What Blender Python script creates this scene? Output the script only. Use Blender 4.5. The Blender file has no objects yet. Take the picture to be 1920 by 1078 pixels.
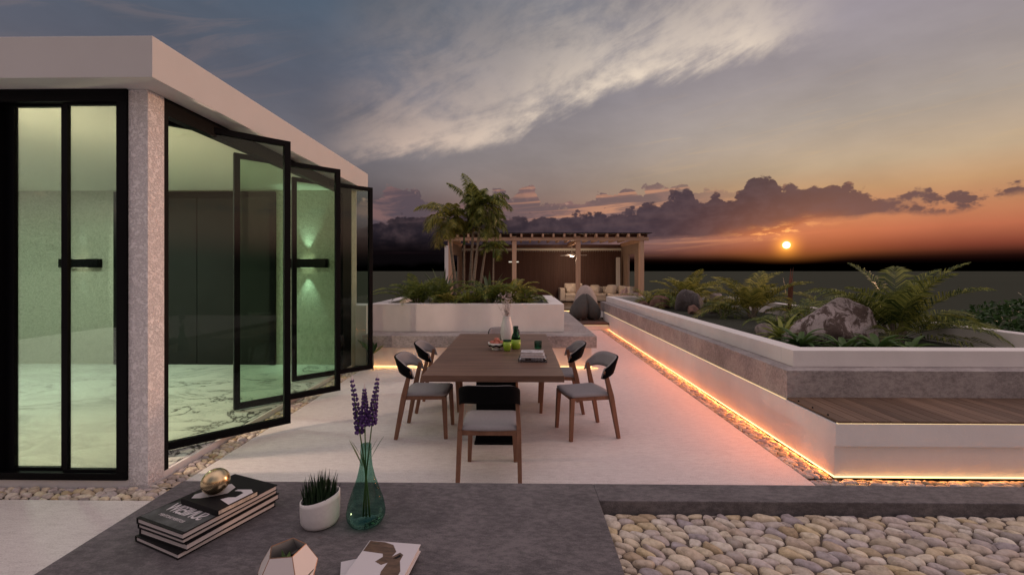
import bpy, bmesh, math, random
from mathutils import Vector, Matrix, noise as mnoise
random.seed(7)
R = math.radians
C = bpy.context.scene.collection
sc = bpy.context.scene

# ------------------------------------------------------------------ camera
cam = bpy.data.objects.new('camera', bpy.data.cameras.new('camera'))
C.objects.link(cam)
cam.location = (0, 0, 1.65)
cam.rotation_euler = (R(90), 0, math.atan(12 / 820))
cam.data.sensor_width = 36
cam.data.lens = 36 * 820 / 1920
cam.data.shift_y = -31 / 1920
cam.data.clip_start = 0.05
cam.data.clip_end = 6000
sc.camera = cam
sc.view_settings.view_transform = 'Standard'
sc.view_settings.look = 'None'
sc.view_settings.exposure = 0.0
sc.view_settings.gamma = 1.0
sc.cycles.max_bounces = 8
sc.cycles.transparent_max_bounces = 16
sc.cycles.caustics_reflective = False
sc.cycles.caustics_refractive = False


def lin(c):
    return tuple((v / 255 / 12.92) if v / 255 <= 0.04045 else ((v / 255 + 0.055) / 1.055) ** 2.4 for v in c)


W = None
# ------------------------------------------------------------------ node helper
class S:
    """a value socket with arithmetic"""
    def __init__(s, t, k):
        s.t = t; s.k = k

    def m(s, op, *a, clamp=False):
        n = s.t.nodes.new('ShaderNodeMath'); n.operation = op; n.use_clamp = clamp
        for i, v in enumerate((s,) + a):
            if isinstance(v, S): s.t.links.new(v.k, n.inputs[i])
            else: n.inputs[i].default_value = v
        return S(s.t, n.outputs[0])

    def __add__(s, o): return s.m('ADD', o)
    __radd__ = __add__
    def __sub__(s, o): return s.m('SUBTRACT', o)
    def __mul__(s, o): return s.m('MULTIPLY', o)
    __rmul__ = __mul__
    def __truediv__(s, o): return s.m('DIVIDE', o)
    def __neg__(s): return s.m('MULTIPLY', -1.0)
    def __rsub__(s, o): return (-s) + o
    def clamp(s): return s.m('ADD', 0.0, clamp=True)

    def map(s, a, b, c=0.0, d=1.0, kind='SMOOTHSTEP'):
        n = s.t.nodes.new('ShaderNodeMapRange'); n.interpolation_type = kind
        s.t.links.new(s.k, n.inputs[0])
        for i, v in enumerate((a, b, c, d)): n.inputs[i + 1].default_value = v
        return S(s.t, n.outputs[0])

    def curve(s, pts, x0, x1, y1):
        """pts in real units, x in x0..x1, y in 0..y1"""
        n = s.t.nodes.new('ShaderNodeFloatCurve')
        s.t.links.new(s.map(x0, x1, kind='LINEAR').k, n.inputs['Value'])
        c = n.mapping.curves[0]
        q = [((x - x0) / (x1 - x0), y / y1) for x, y in pts]
        q = [p for p in q if 0 <= p[0] <= 1]
        c.points[0].location = (0, q[0][1]); c.points[1].location = (1, q[-1][1])
        for x, y in q: c.points.new(x, y)
        for p in c.points: p.handle_type = 'AUTO_CLAMPED'
        n.mapping.update()
        return S(s.t, n.outputs[0]) * y1

    def ramp(s, stops, interp='LINEAR'):
        n = s.t.nodes.new('ShaderNodeValToRGB'); s.t.links.new(s.k, n.inputs[0])
        r = n.color_ramp; r.interpolation = interp
        stops = sorted(stops, key=lambda q: q[0])
        r.elements[0].position = stops[0][0]; r.elements[0].color = (*stops[0][1], 1)
        r.elements[1].position = stops[-1][0]; r.elements[1].color = (*stops[-1][1], 1)
        for p, c in stops[1:-1]:
            e = r.elements.new(p); e.color = (*c, 1)
        return n.outputs[0]


def comb(t, x, y, z=0.0):
    n = t.nodes.new('ShaderNodeCombineXYZ')
    for i, v in enumerate((x, y, z)):
        if isinstance(v, S): t.links.new(v.k, n.inputs[i])
        else: n.inputs[i].default_value = v
    return n.outputs[0]


def nz(t, vec, scale, detail=4, rough=0.5, dist=0.0, lac=2.0):
    n = t.nodes.new('ShaderNodeTexNoise')
    if t == W: n.noise_dimensions = '2D'
    if vec is not None: t.links.new(vec, n.inputs['Vector'])
    n.inputs['Scale'].default_value = scale; n.inputs['Detail'].default_value = detail
    n.inputs['Roughness'].default_value = rough; n.inputs['Distortion'].default_value = dist
    n.inputs['Lacunarity'].default_value = lac
    return S(t, n.outputs[0])


def mixc(t, f, a, b, mode='MIX'):
    n = t.nodes.new('ShaderNodeMix'); n.data_type = 'RGBA'; n.blend_type = mode
    if isinstance(f, S): t.links.new(f.k, n.inputs[0])
    else: n.inputs[0].default_value = f
    for i, v in ((6, a), (7, b)):
        if isinstance(v, (tuple, list)): n.inputs[i].default_value = (*v[:3], 1)
        else: t.links.new(v, n.inputs[i])
    return n.outputs[2]


# ------------------------------------------------------------------ world: dusk sky
def ae(px, py):
    a = math.atan((px - 972) / 820)
    return math.degrees(a), math.degrees(math.atan((508 - py) / 820 * math.cos(a)))


world = bpy.data.worlds.new('World'); sc.world = world
world.use_nodes = True
W = world.node_tree
W.nodes.clear()
tc = W.nodes.new('ShaderNodeTexCoord')
sp = W.nodes.new('ShaderNodeSeparateXYZ'); W.links.new(tc.outputs['Generated'], sp.inputs[0])
dx, dy, dz = (S(W, sp.outputs[i]) for i in range(3))
az = dx.m('ARCTAN2', dy) * 57.29578
el = dz.m('ARCSINE') * 57.29578
p = comb(W, az, el)
# base colours at three bearings
def rr(lst): return [(e / 90, lin(c)) for e, c in lst]
Lr = el.map(0, 90, kind='LINEAR').ramp(rr([(0.0, (0, 0, 0)), (1.6, (0, 0, 0)), (3.4, (16, 10, 12)), (6, (36, 30, 36)), (9, (84, 76, 82)), (11.5, (110, 104, 108)), (15, (108, 105, 112)), (21, (94, 97, 110)), (33, (70, 88, 105)), (50, (96, 104, 118)), (90, (190, 180, 182))]))
Cr = el.map(0, 90, kind='LINEAR').ramp(rr([(0.0, (0, 0, 0)), (1.5, (0, 0, 0)), (2.4, (38, 20, 22)), (3.2, (78, 46, 44)), (4.7, (104, 70, 66)), (7.5, (138, 108, 98)), (10.9, (148, 130, 123)), (14, (148, 137, 135)), (20.6, (140, 134, 140)), (26.5, (126, 125, 134)), (32, (112, 115, 126)), (50, (116, 116, 126)), (90, (190, 180, 182))]))
Rr = el.map(0, 90, kind='LINEAR').ramp(rr([(0.0, (0, 0, 0)), (0.9, (0, 0, 0)), (1.6, (36, 16, 13)), (2.6, (128, 64, 48)), (4.2, (187, 108, 78)), (5.8, (196, 129, 92)), (8.4, (192, 150, 110)), (11, (184, 160, 132)), (16, (170, 157, 147)), (20.9, (160, 150, 151)), (25, (152, 143, 149)), (40, (130, 124, 130)), (90, (190, 180, 182))]))
base = mixc(W, az.map(-24, 4), Lr, Cr)
base = mixc(W, az.map(0, 34), base, Rr)
# soft mottling of the clear sky
mott = nz(W, comb(W, az * 0.05 + el * 0.02, el * 0.12), 1.0, 5, 0.55)
vm = W.nodes.new('ShaderNodeVectorMath'); vm.operation = 'SCALE'
W.links.new(base, vm.inputs[0]); W.links.new(mott.map(0.25, 0.75, 0.86, 1.14, 'LINEAR').k, vm.inputs[3])
base = vm.outputs[0]
# sun distance
sa, se = ae(1470, 460)
ddx = (az - sa) * math.cos(R(se)); ddy = el - se
sd = (ddx * ddx + ddy * ddy).m('SQRT')
sdw = (ddx * ddx * 0.45 + ddy * ddy * 1.6).m('SQRT')
# high wispy streak
sb = [ae(*q) for q in ((560, 305), (653, 304), (736, 302), (800, 288), (900, 280), (960, 266), (1005, 236), (1117, 194), (1186, 172), (1302, 150), (1401, 122), (1540, 92))]
bott = az.curve([(-50, sb[0][1])] + sb + [(50, sb[-1][1])], -50, 50, 40)
th = R(20)
ru = az * math.cos(th) + el * math.sin(th)
rv = el * math.cos(th) - az * math.sin(th)
n1 = nz(W, comb(W, ru * 0.07, rv * 0.25), 1.0, 10, 0.58, 0.5)
n2 = nz(W, comb(W, ru * 0.3 + 31.0, rv * 0.5), 1.0, 8, 0.6)
s = el - bott + (n1 - 0.5) * 3.4 + (n2 - 0.5) * 1.5
dens = s.map(-0.6, 2.3) * ((s * -0.26).m('EXPONENT').m('MINIMUM', 1.0) * 0.72 + (s * -0.07).m('EXPONENT').m('MINIMUM', 1.0) * 0.34)
win = az.map(-27, -14) * az.map(38, 25) * el.map(44, 27)
wis = (n1 * 1.1 + n2 * 0.6).map(0.52, 1.12)
dn = (dens * win * (wis * 1.15 + 0.24)).clamp()
strk = mixc(W, az.map(-20, 12), lin((200, 176, 162)), lin((240, 221, 200)))
base = mixc(W, dn * 0.92, base, strk)
# faint veils upper part, small golden wisps right
n3 = nz(W, comb(W, ru * 0.06 + 71.0, rv * 0.45), 1.0, 8, 0.6, 0.8)
n3b = nz(W, comb(W, az * 0.07 + 7.0, (el - az * 0.10) * 0.9), 1.0, 8, 0.62, 0.8)
veil = n3b.map(0.52, 0.75) * el.map(8, 13) * el.map(24, 15) * az.map(8, 22)
base = mixc(W, veil * 0.14, base, lin((222, 182, 128)))
veil2 = n3.map(0.5, 0.7) * az.map(-22, -34) * el.map(14, 20)
base = mixc(W, veil2 * 0.4, base, lin((118, 108, 112)))
# cloud layers
pf = nz(W, comb(W, az * 0.42 + 11.0, el * 0.62), 1.0, 9, 0.56)
pf2 = nz(W, comb(W, az * 0.13 + 91.0, el * 0.4), 1.0, 9, 0.62, 0.5)
def bill(sx, sy, z):
    v = W.nodes.new('ShaderNodeTexVoronoi'); v.voronoi_dimensions = '2D'; v.feature = 'F1'
    v.inputs['Scale'].default_value = 1.0; v.inputs['Detail'].default_value = 3.0; v.inputs['Roughness'].default_value = 0.55
    W.links.new(comb(W, az * sx + pf * 0.5 + z, el * sy + pf2 * 0.4), v.inputs['Vector'])
    return S(W, v.outputs['Distance'])
b1 = bill(0.45, 0.55, 2.0)
A = [ae(*q) for q in ((560, 372), (690, 368), (715, 352), (735, 345), (765, 347), (785, 352), (800, 376), (850, 378), (890, 368), (905, 352), (935, 346), (962, 362), (975, 344), (1000, 342), (1012, 370), (1050, 374), (1100, 366), (1160, 352), (1230, 342), (1330, 348), (1420, 352), (1500, 358), (1600, 365))]
At = az.curve([(-50, A[0][1] - 1)] + A + [(50, A[-1][1] - 2)], -50, 50, 20)
sA = At - el + (pf - 0.5) * 1.7 + (0.45 - b1) * 1.3
mA = sA.map(-0.06, 0.30) * az.map(38, 12) * el.map(1.2, 4.0)
colA = mixc(W, az.map(-18, 12), lin((88, 76, 84)), lin((116, 94, 94)))
colA = mixc(W, (pf2 * 1.0).map(0.42, 0.66) * 0.55, colA, lin((150, 112, 106)))
rimA = sA.map(1.5, 0.1) * (b1 + pf * 0.4).map(0.75, 0.42)
colA = mixc(W, rimA * 0.7, colA, lin((214, 164, 142)))
# streaky warm bands between the layers
bands = nz(W, comb(W, az * 0.05, (el - az * 0.06) * 1.1 + 41.0), 1.0, 8, 0.6, 0.4)
colA = mixc(W, bands.map(0.5, 0.68) * az.map(-16, 16) * 0.75, colA, lin((212, 150, 116)))
colA = mixc(W, el.map(6.6, 3.4) * az.map(4, -14), colA, lin((14, 10, 12)))
base = mixc(W, mA * 0.94, base, colA)
B = [ae(*q) for q in ((560, 430), (700, 416), (760, 400), (830, 398), (900, 402), (960, 404), (1040, 398), (1100, 396), (1160, 392), (1200, 382), (1235, 372), (1262, 356), (1292, 352), (1306, 374), (1325, 370), (1342, 358), (1360, 372), (1385, 352), (1412, 330), (1446, 326), (1462, 352), (1480, 340), (1500, 352), (1540, 346), (1585, 342), (1600, 355), (1680, 362), (1722, 348), (1755, 362), (1800, 358), (1850, 346), (1920, 340))]
Bt = az.curve([(-50, B[0][1])] + B, -50, 50, 20)
Bl = [ae(*q) for q in ((560, 500), (900, 486), (1080, 462), (1200, 450), (1330, 444), (1420, 440), (1470, 432), (1520, 414), (1580, 410), (1650, 402), (1750, 403), (1810, 395), (1860, 374), (1920, 362))]
Bb = az.curve([(-50, Bl[0][1])] + Bl, -50, 50, 20)
b2 = bill(0.55, 0.8, 11.0)
sB = Bt - el + (pf - 0.5) * 1.3 + (0.45 - b2) * 1.1
sB2 = el - Bb + (pf2 - 0.5) * 0.9 + (pf - 0.5) * 0.6
gap = ((b2 * 0.6 + pf * 0.8).map(0.88, 1.15) * az.map(38, 44)).m('MULTIPLY', 0.95)
mB = sB.map(-0.28, 0.15) * sB2.map(-0.35, 0.40) * (1.0 - gap).clamp()
colB = mixc(W, az.map(-16, 20), lin((34, 29, 36)), lin((62, 51, 60)))
colB = mixc(W, az.map(22, 42), colB, lin((108, 80, 76)))
colB = mixc(W, (pf * 0.6 + pf2 * 0.6).map(0.45, 0.8) * 0.4, colB, lin((104, 84, 88)))
colB = mixc(W, (sdw.map(6.0, 0.8)) * sB2.map(1.5, 0.1), colB, lin((186, 104, 66)))
colB = mixc(W, sB.map(0.75, 0.05) * (b2 * 1.0).map(0.6, 0.3) * sd.map(17, 5) * 0.6, colB, lin((196, 140, 104)))
colB = mixc(W, el.map(5.4, 2.2) * az.map(10, -12), colB, lin((10, 7, 9)))
base = mixc(W, mB * 0.96, base, colB)
# thin dark bars and the far warm low haze
bar = nz(W, comb(W, az * 0.03, el * 1.3 + 21.0), 1.0, 6, 0.55).map(0.56, 0.68) * el.map(2.0, 3.0) * el.map(5.5, 4.0) * az.map(24, 6)
base = mixc(W, bar * 0.5, base, lin((60, 38, 44)))
# sun glow
low = (el + (sd.map(7, 0) * 0.5)).map(1.0, 2.3)
def addc(col, fac, rgb):
    n = W.nodes.new('ShaderNodeVectorMath'); n.operation = 'SCALE'; n.inputs[0].default_value = rgb
    W.links.new(fac.k, n.inputs[3])
    a = W.nodes.new('ShaderNodeVectorMath'); a.operation = 'ADD'
    W.links.new(col, a.inputs[0]); W.links.new(n.outputs[0], a.inputs[1])
    return a.outputs[0]
fire = (nz(W, comb(W, az * 0.5 + 51.0, el * 1.5), 1.0, 7, 0.6).map(0.5, 0.66) * sB2.map(1.4, 0.1) * sB2.map(-0.9, 0.0) * (sdw * sdw * -0.16).m('EXPONENT'))
base = addc(base, fire * low * 1.3, (0.85, 0.42, 0.10))
base = addc(base, (sdw * sdw * -0.03).m('EXPONENT') * low * 0.9, (0.22, 0.065, 0.012))
base = addc(base, (sd * sd * -0.9).m('EXPONENT') * low, (0.75, 0.28, 0.02))
base = addc(base, (sd * sd * -6.0).m('EXPONENT') * low, (1.2, 0.7, 0.10))
base = addc(base, sd.map(0.42, 0.28), (6.0, 4.6, 2.0))
# the unseen part of the dusk sky: brighter pink to the right of the view, greyer behind
side = az.map(52, 75) * az.map(150, 110) * el.map(0.5, 5) * el.map(75, 40)
base = addc(base, side, (0.60, 0.42, 0.38))
back = (az.m('ABSOLUTE')).map(70, 120) * el.map(0.5, 8)
base = addc(base, back, (0.07, 0.06, 0.065))
left = az.map(-52, -72) * az.map(-150, -115) * el.map(1, 8) * el.map(70, 40)
base = addc(base, left, (0.62, 0.43, 0.36))
zen = el.map(38, 75)
base = addc(base, zen, (0.50, 0.37, 0.385))
base = mixc(W, dz.map(-0.002, 0.0), lin((30, 28, 24)), base)
bg = W.nodes.new('ShaderNodeBackground'); bg.inputs[1].default_value = 1.0
W.links.new(base, bg.inputs[0])
wo = W.nodes.new('ShaderNodeOutputWorld'); W.links.new(bg.outputs[0], wo.inputs[0])
world.cycles.sampling_method = 'MANUAL'; world.cycles.sample_map_resolution = 512

sun = bpy.data.objects.new('sun', bpy.data.lights.new('sun', 'SUN')); C.objects.link(sun)
sun.data.energy = 0.9; sun.data.angle = R(6); sun.data.color = (1.0, 0.56, 0.34)
sun.rotation_euler = (R(90 - 5.5), 0, R(180 - 62))   # low, from the right


# ------------------------------------------------------------------ objects
def tag(o, label=None, cat=None, group=None, kind=None):
    for k, v in (('label', label), ('category', cat), ('group', group), ('kind', kind)):
        if v: o[k] = v
    return o


def empty(name, loc=(0, 0, 0), rz=0.0, label=None, cat=None, group=None):
    o = bpy.data.objects.new(name, None); C.objects.link(o)
    o.location = loc; o.rotation_euler = (0, 0, rz)
    return tag(o, label, cat, group)


class MB:
    def __init__(s): s.v = []; s.f = []
    def add(s, vs, fs):
        b = len(s.v); s.v += [tuple(v) for v in vs]; s.f += [tuple(i + b for i in f) for f in fs]; return s
    def box(s, x0, y0, z0, x1, y1, z1, M=None):
        vs = [Vector((x, y, z)) for z in (z0, z1) for y in (y0, y1) for x in (x0, x1)]
        if M: vs = [M @ v for v in vs]
        return s.add(vs, [(0, 2, 3, 1), (4, 5, 7, 6), (0, 1, 5, 4), (2, 6, 7, 3), (0, 4, 6, 2), (1, 3, 7, 5)])
    def tube(s, pts, r, n=8, cap=True):
        pts = [Vector(q) for q in pts]; rs = r if isinstance(r, (list, tuple)) else [r] * len(pts)
        b = len(s.v); up = Vector((0, 0, 1))
        for i, q in enumerate(pts):
            d = (pts[min(i + 1, len(pts) - 1)] - pts[max(i - 1, 0)]).normalized()
            a = d.cross(up if abs(d.z) < 0.95 else Vector((1, 0, 0))).normalized(); c = a.cross(d)
            for k in range(n):
                t = 2 * math.pi * k / n
                s.v.append(tuple(q + a * math.cos(t) * rs[i] + c * math.sin(t) * rs[i]))
        for i in range(len(pts) - 1):
            for k in range(n):
                k2 = (k + 1) % n
                s.f.append((b + i * n + k, b + i * n + k2, b + (i + 1) * n + k2, b + (i + 1) * n + k))
        if cap:
            s.f.append(tuple(b + k for k in range(n))[::-1]); e = b + (len(pts) - 1) * n
            s.f.append(tuple(e + k for k in range(n)))
        return s
    def bar(s, a, b_, wa, ta, wb, tb, up=(1, 0, 0)):
        """tapered square bar from a to b_; w along 'up' axis, t across"""
        a = Vector(a); b_ = Vector(b_); d = (b_ - a).normalized(); u = Vector(up); u = (u - d * u.dot(d)).normalized(); w = d.cross(u)
        vs = []
        for q, ww, tt in ((a, wa, ta), (b_, wb, tb)):
            for sx, sy in ((-1, -1), (1, -1), (1, 1), (-1, 1)): vs.append(q + u * sx * ww / 2 + w * sy * tt / 2)
        return s.add(vs, [(3, 2, 1, 0), (4, 5, 6, 7), (0, 1, 5, 4), (1, 2, 6, 5), (2, 3, 7, 6), (3, 0, 4, 7)])
    def lathe(s, prof, n=32, cx=0, cy=0):
        b = len(s.v)
        for r, z in prof:
            for k in range(n):
                t = 2 * math.pi * k / n; s.v.append((cx + r * math.cos(t), cy + r * math.sin(t), z))
        for i in range(len(prof) - 1):
            for k in range(n):
                k2 = (k + 1) % n
                s.f.append((b + i * n + k, b + i * n + k2, b + (i + 1) * n + k2, b + (i + 1) * n + k))
        if prof[0][0] > 1e-5: s.f.append(tuple(b + k for k in range(n))[::-1])
        if prof[-1][0] > 1e-5: s.f.append(tuple(b + (len(prof) - 1) * n + k for k in range(n)))
        return s
    def build(s, name, m, parent=None, bevel=0, smooth=False, seg=2, sub=0, solid=0):
        me = bpy.data.meshes.new(name); me.from_pydata(s.v, [], s.f)
        me.materials.append(m)
        bm = bmesh.new(); bm.from_mesh(me)
        if smooth: bmesh.ops.remove_doubles(bm, verts=bm.verts, dist=1e-5)
        bmesh.ops.recalc_face_normals(bm, faces=bm.faces) if smooth == 'r' else None
        bm.to_mesh(me); bm.free()
        if smooth:
            for q in me.polygons: q.use_smooth = True
        o = bpy.data.objects.new(name, me); C.objects.link(o)
        if parent: o.parent = parent
        if solid:
            q = o.modifiers.new('s', 'SOLIDIFY'); q.thickness = solid; q.offset = 0
        if bevel:
            q = o.modifiers.new('b', 'BEVEL'); q.width = bevel; q.segments = seg; q.limit_method = 'ANGLE'; q.harden_normals = False
        if sub:
            q = o.modifiers.new('u', 'SUBSURF'); q.levels = sub; q.render_levels = sub
        return o


def struct(o): o['kind'] = 'structure'; return o


# ------------------------------------------------------------------ materials
def mat(name, col, rough=0.6, metal=0.0, spec=0.5, var=None, bump=None, **kw):
    """var=(scale, amount, stretch, detail); bump=(scale, strength, dist, detail)"""
    m = bpy.data.materials.new(name); m.use_nodes = True; t = m.node_tree
    b = t.nodes['Principled BSDF']
    b.inputs['Roughness'].default_value = rough; b.inputs['Metallic'].default_value = metal
    b.inputs['Specular IOR Level'].default_value = spec
    b.inputs['Base Color'].default_value = (*col, 1)
    c = t.nodes.new('ShaderNodeTexCoord')
    def vec(st):
        mp = t.nodes.new('ShaderNodeMapping'); t.links.new(c.outputs['Object'], mp.inputs[0]); mp.inputs['Scale'].default_value = st
        return mp.outputs[0]
    if var:
        sc_, am, st, de = var
        n = nz(t, vec(st), sc_, de, 0.6)
        lo = tuple(v * (1 - am) for v in col); hi = tuple(min(1, v * (1 + am)) for v in col)
        k = n.ramp([(0.25, lo), (0.5, col), (0.75, hi)])
        t.links.new(k, b.inputs['Base Color'])
    if bump:
        sc_, stg, di, de = bump[:4]; st = bump[4] if len(bump) > 4 else (1, 1, 1)
        n = nz(t, vec(st), sc_, de, 0.6)
        bp = t.nodes.new('ShaderNodeBump'); bp.inputs['Strength'].default_value = stg; bp.inputs['Distance'].default_value = di
        t.links.new(n.k, bp.inputs['Height']); t.links.new(bp.outputs[0], b.inputs['Normal'])
    for k, v in kw.items(): b.inputs[k.replace('_', ' ')].default_value = v
    return m


M_white = mat('white_render', (0.76, 0.73, 0.71), 0.6, var=(2.2, 0.09, (1, 1, 0.5), 9), bump=(45, 0.22, 0.01, 5))
M_cream = mat('cream_paint', (0.78, 0.74, 0.66), 0.6)
M_ceil = mat('ceiling_paint', (0.60, 0.60, 0.52), 0.6)
M_black = mat('black_metal', (0.003, 0.003, 0.004), 0.45, 0.0, 0.08)
M_blackmat = mat('black_board', (0.009, 0.009, 0.009), 0.7, 0, 0.25, var=(2, 0.3, (1, 1, 1), 6), bump=(140, 0.35, 0.004, 3))


def stucco(inner=False):
    m = mat('stucco' if not inner else 'inner_stucco', (0.62, 0.58, 0.57), 0.8); t = m.node_tree; b = t.nodes['Principled BSDF']
    c = t.nodes.new('ShaderNodeTexCoord')
    v = nz(t, c.outputs['Object'], 40, 3, 0.55, 1.4)
    v2 = nz(t, c.outputs['Object'], 75, 2, 0.5, 1.0)
    h = v.map(0.42, 0.56, 0, 1) * 0.75 + v2 * 0.35
    bp = t.nodes.new('ShaderNodeBump'); bp.inputs['Strength'].default_value = 0.85; bp.inputs['Distance'].default_value = 0.009
    t.links.new(h.k, bp.inputs['Height']); t.links.new(bp.outputs[0], b.inputs['Normal'])
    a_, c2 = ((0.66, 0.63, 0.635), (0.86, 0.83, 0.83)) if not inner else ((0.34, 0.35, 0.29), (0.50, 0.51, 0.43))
    t.links.new(v.map(0.40, 0.5, 0, 1).ramp([(0, a_), (1, c2)]), b.inputs['Base Color'])  # crease shade of the relief also put into the base colour
    return m


M_stucco = stucco()
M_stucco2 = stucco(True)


def concrete(name, dark, light, sc_=2.0):
    m = mat(name, dark, 0.75); t = m.node_tree; b = t.nodes['Principled BSDF']
    c = t.nodes.new('ShaderNodeTexCoord')
    mp = t.nodes.new('ShaderNodeMapping'); t.links.new(c.outputs['Object'], mp.inputs[0]); mp.inputs['Rotation'].default_value = (0.2, 0.3, 0.5); mp.inputs['Scale'].default_value = (1, 2.2, 1.6)
    a = nz(t, c.outputs['Object'], sc_, 8, 0.65, 0.4); f = nz(t, mp.outputs[0], 22, 8, 0.7)
    sp_ = nz(t, c.outputs['Object'], 160, 2, 0.6)
    k = (a * 0.45 + f * 0.55 + sp_ * 0.25)
    t.links.new(k.ramp([(0.46, tuple(v * 0.62 for v in dark)), (0.58, dark), (0.72, light)]), b.inputs['Base Color'])
    bp = t.nodes.new('ShaderNodeBump'); bp.inputs['Strength'].default_value = 0.5; bp.inputs['Distance'].default_value = 0.004
    t.links.new((f + sp_ * 0.6).k, bp.inputs['Height']); t.links.new(bp.outputs[0], b.inputs['Normal'])
    return m


M_slab = concrete('dark_stone', (0.088, 0.080, 0.085), (0.165, 0.15, 0.155))
M_slab2 = concrete('grey_stone', (0.27, 0.24, 0.235), (0.42, 0.38, 0.365), 3.0)


def floor_mat():
    m = mat('travertine', (0.42, 0.38, 0.35), 0.55, spec=0.3); t = m.node_tree; b = t.nodes['Principled BSDF']
    c = t.nodes.new('ShaderNodeTexCoord')
    mp = t.nodes.new('ShaderNodeMapping'); t.links.new(c.outputs['Object'], mp.inputs[0]); mp.inputs['Scale'].default_value = (0.8, 2.4, 1)
    f = nz(t, mp.outputs[0], 13, 10, 0.76, 0.4); g = nz(t, c.outputs['Object'], 0.7, 4, 0.5); h = nz(t, c.outputs['Object'], 120, 2, 0.5)
    k = f * 0.50 + g * 0.16 + h * 0.46
    t.links.new(k.ramp([(0.36, (0.40, 0.365, 0.35)), (0.54, (0.64, 0.60, 0.58)), (0.74, (0.80, 0.77, 0.745))]), b.inputs['Base Color'])
    bp = t.nodes.new('ShaderNodeBump'); bp.inputs['Strength'].default_value = 0.5; bp.inputs['Distance'].default_value = 0.003
    t.links.new((f + h * 0.5).k, bp.inputs['Height']); t.links.new(bp.outputs[0], b.inputs['Normal'])
    return m


M_floor = floor_mat()


def marble():
    m = mat('marble', (0.72, 0.70, 0.66), 0.32, spec=0.25); t = m.node_tree; b = t.nodes['Principled BSDF']
    c = t.nodes.new('ShaderNodeTexCoord')
    mp = t.nodes.new('ShaderNodeMapping'); t.links.new(c.outputs['Object'], mp.inputs[0]); mp.inputs['Scale'].default_value = (0.55, 1.0, 1); mp.inputs['Rotation'].default_value = (0, 0, 0.15)
    a = nz(t, mp.outputs[0], 1.5, 9, 0.62, 1.1); a2 = nz(t, mp.outputs[0], 2.9, 8, 0.6, 0.9)
    big = nz(t, mp.outputs[0], 0.7, 3, 0.5)
    def vein(n, w, w_=0): return (n - 0.5).m('ABSOLUTE').map(w, 0.0)
    k = (vein(a, 0.020) * big.map(0.42, 0.6) + vein(a2, 0.016) * big.map(0.5, 0.66) * 0.8 + vein(a, 0.08) * 0.2).clamp()
    t.links.new(mixc(t, k, (0.72, 0.75, 0.70), (0.06, 0.06, 0.055)), b.inputs['Base Color'])
    return m


M_marble = marble()


def wood(name, dark, light, axis=0, sc_=14, rough=0.5):
    m = mat(name, dark, rough, spec=0.35); t = m.node_tree; b = t.nodes['Principled BSDF']
    c = t.nodes.new('ShaderNodeTexCoord'); mp = t.nodes.new('ShaderNodeMapping'); t.links.new(c.outputs['Object'], mp.inputs[0])
    st = [1.0, 1.0, 1.0]; st[axis] = 0.06
    mp.inputs['Scale'].default_value = st
    g = nz(t, mp.outputs[0], sc_, 6, 0.65, 0.6); h = nz(t, mp.outputs[0], sc_ * 6, 3, 0.6)
    t.links.new((g * 0.7 + h * 0.3).ramp([(0.35, dark), (0.65, light)]), b.inputs['Base Color'])
    bp = t.nodes.new('ShaderNodeBump'); bp.inputs['Strength'].default_value = 0.25; bp.inputs['Distance'].default_value = 0.001
    t.links.new(h.k, bp.inputs['Height']); t.links.new(bp.outputs[0], b.inputs['Normal'])
    return m


M_table = wood('walnut_top', (0.085, 0.048, 0.034), (0.200, 0.118, 0.084), 0, 16, 0.45)
M_leg = wood('chair_wood', (0.150, 0.070, 0.042), (0.255, 0.130, 0.080), 2, 18)
M_post = wood('cedar', (0.54, 0.33, 0.21), (0.72, 0.48, 0.33), 2, 8)
M_beam = wood('cedar_beam', (0.46, 0.28, 0.185), (0.64, 0.42, 0.29), 0, 8)
M_slat = wood('dark_slat', (0.085, 0.042, 0.034), (0.130, 0.068, 0.053), 2, 6, 0.6)
M_slat2 = wood('taupe_slat', (0.28, 0.20, 0.16), (0.38, 0.28, 0.22), 2, 6, 0.6)
M_deck = wood('deck_board', (0.125, 0.074, 0.048), (0.260, 0.170, 0.115), 1, 7, 0.55)
M_deckd = wood('dark_deck', (0.07, 0.045, 0.035), (0.12, 0.08, 0.06), 0, 7, 0.55)


def island(m, spread=0.3, tints=None):
    """vary colour per loose piece (board, stone, leaf)"""
    t = m.node_tree; b = t.nodes['Principled BSDF']
    g = t.nodes.new('ShaderNodeNewGeometry'); r = S(t, g.outputs['Random Per Island'])
    ln = b.inputs['Base Color'].links
    base_ = ln[0].from_socket if ln else tuple(b.inputs['Base Color'].default_value)[:3]
    if tints: k = mixc(t, 1.0, base_, r.ramp(tints, 'CONSTANT' if False else 'LINEAR'), 'MULTIPLY')
    else: k = mixc(t, 1.0, base_, r.ramp([(0, (1 - spread,) * 3), (1, (1.0,) * 3)]), 'MULTIPLY')
    t.links.new(k, b.inputs['Base Color'])
    return m


island(M_deck, 0.4)


def glass(name, tint, fres=0.9, rough=0.02):
    m = bpy.data.materials.new(name); m.use_nodes = True; t = m.node_tree; t.nodes.clear()
    o = t.nodes.new('ShaderNodeOutputMaterial'); tr = t.nodes.new('ShaderNodeBsdfTransparent'); tr.inputs[0].default_value = (*tint, 1)
    gl = t.nodes.new('ShaderNodeBsdfGlossy'); gl.inputs['Roughness'].default_value = rough
    f = t.nodes.new('ShaderNodeFresnel'); f.inputs[0].default_value = 1.45
    mx = t.nodes.new('ShaderNodeMixShader')
    k = S(t, f.outputs[0]) * fres
    t.links.new(k.k, mx.inputs[0]); t.links.new(tr.outputs[0], mx.inputs[1]); t.links.new(gl.outputs[0], mx.inputs[2]); t.links.new(mx.outputs[0], o.inputs[0])
    return m


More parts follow.
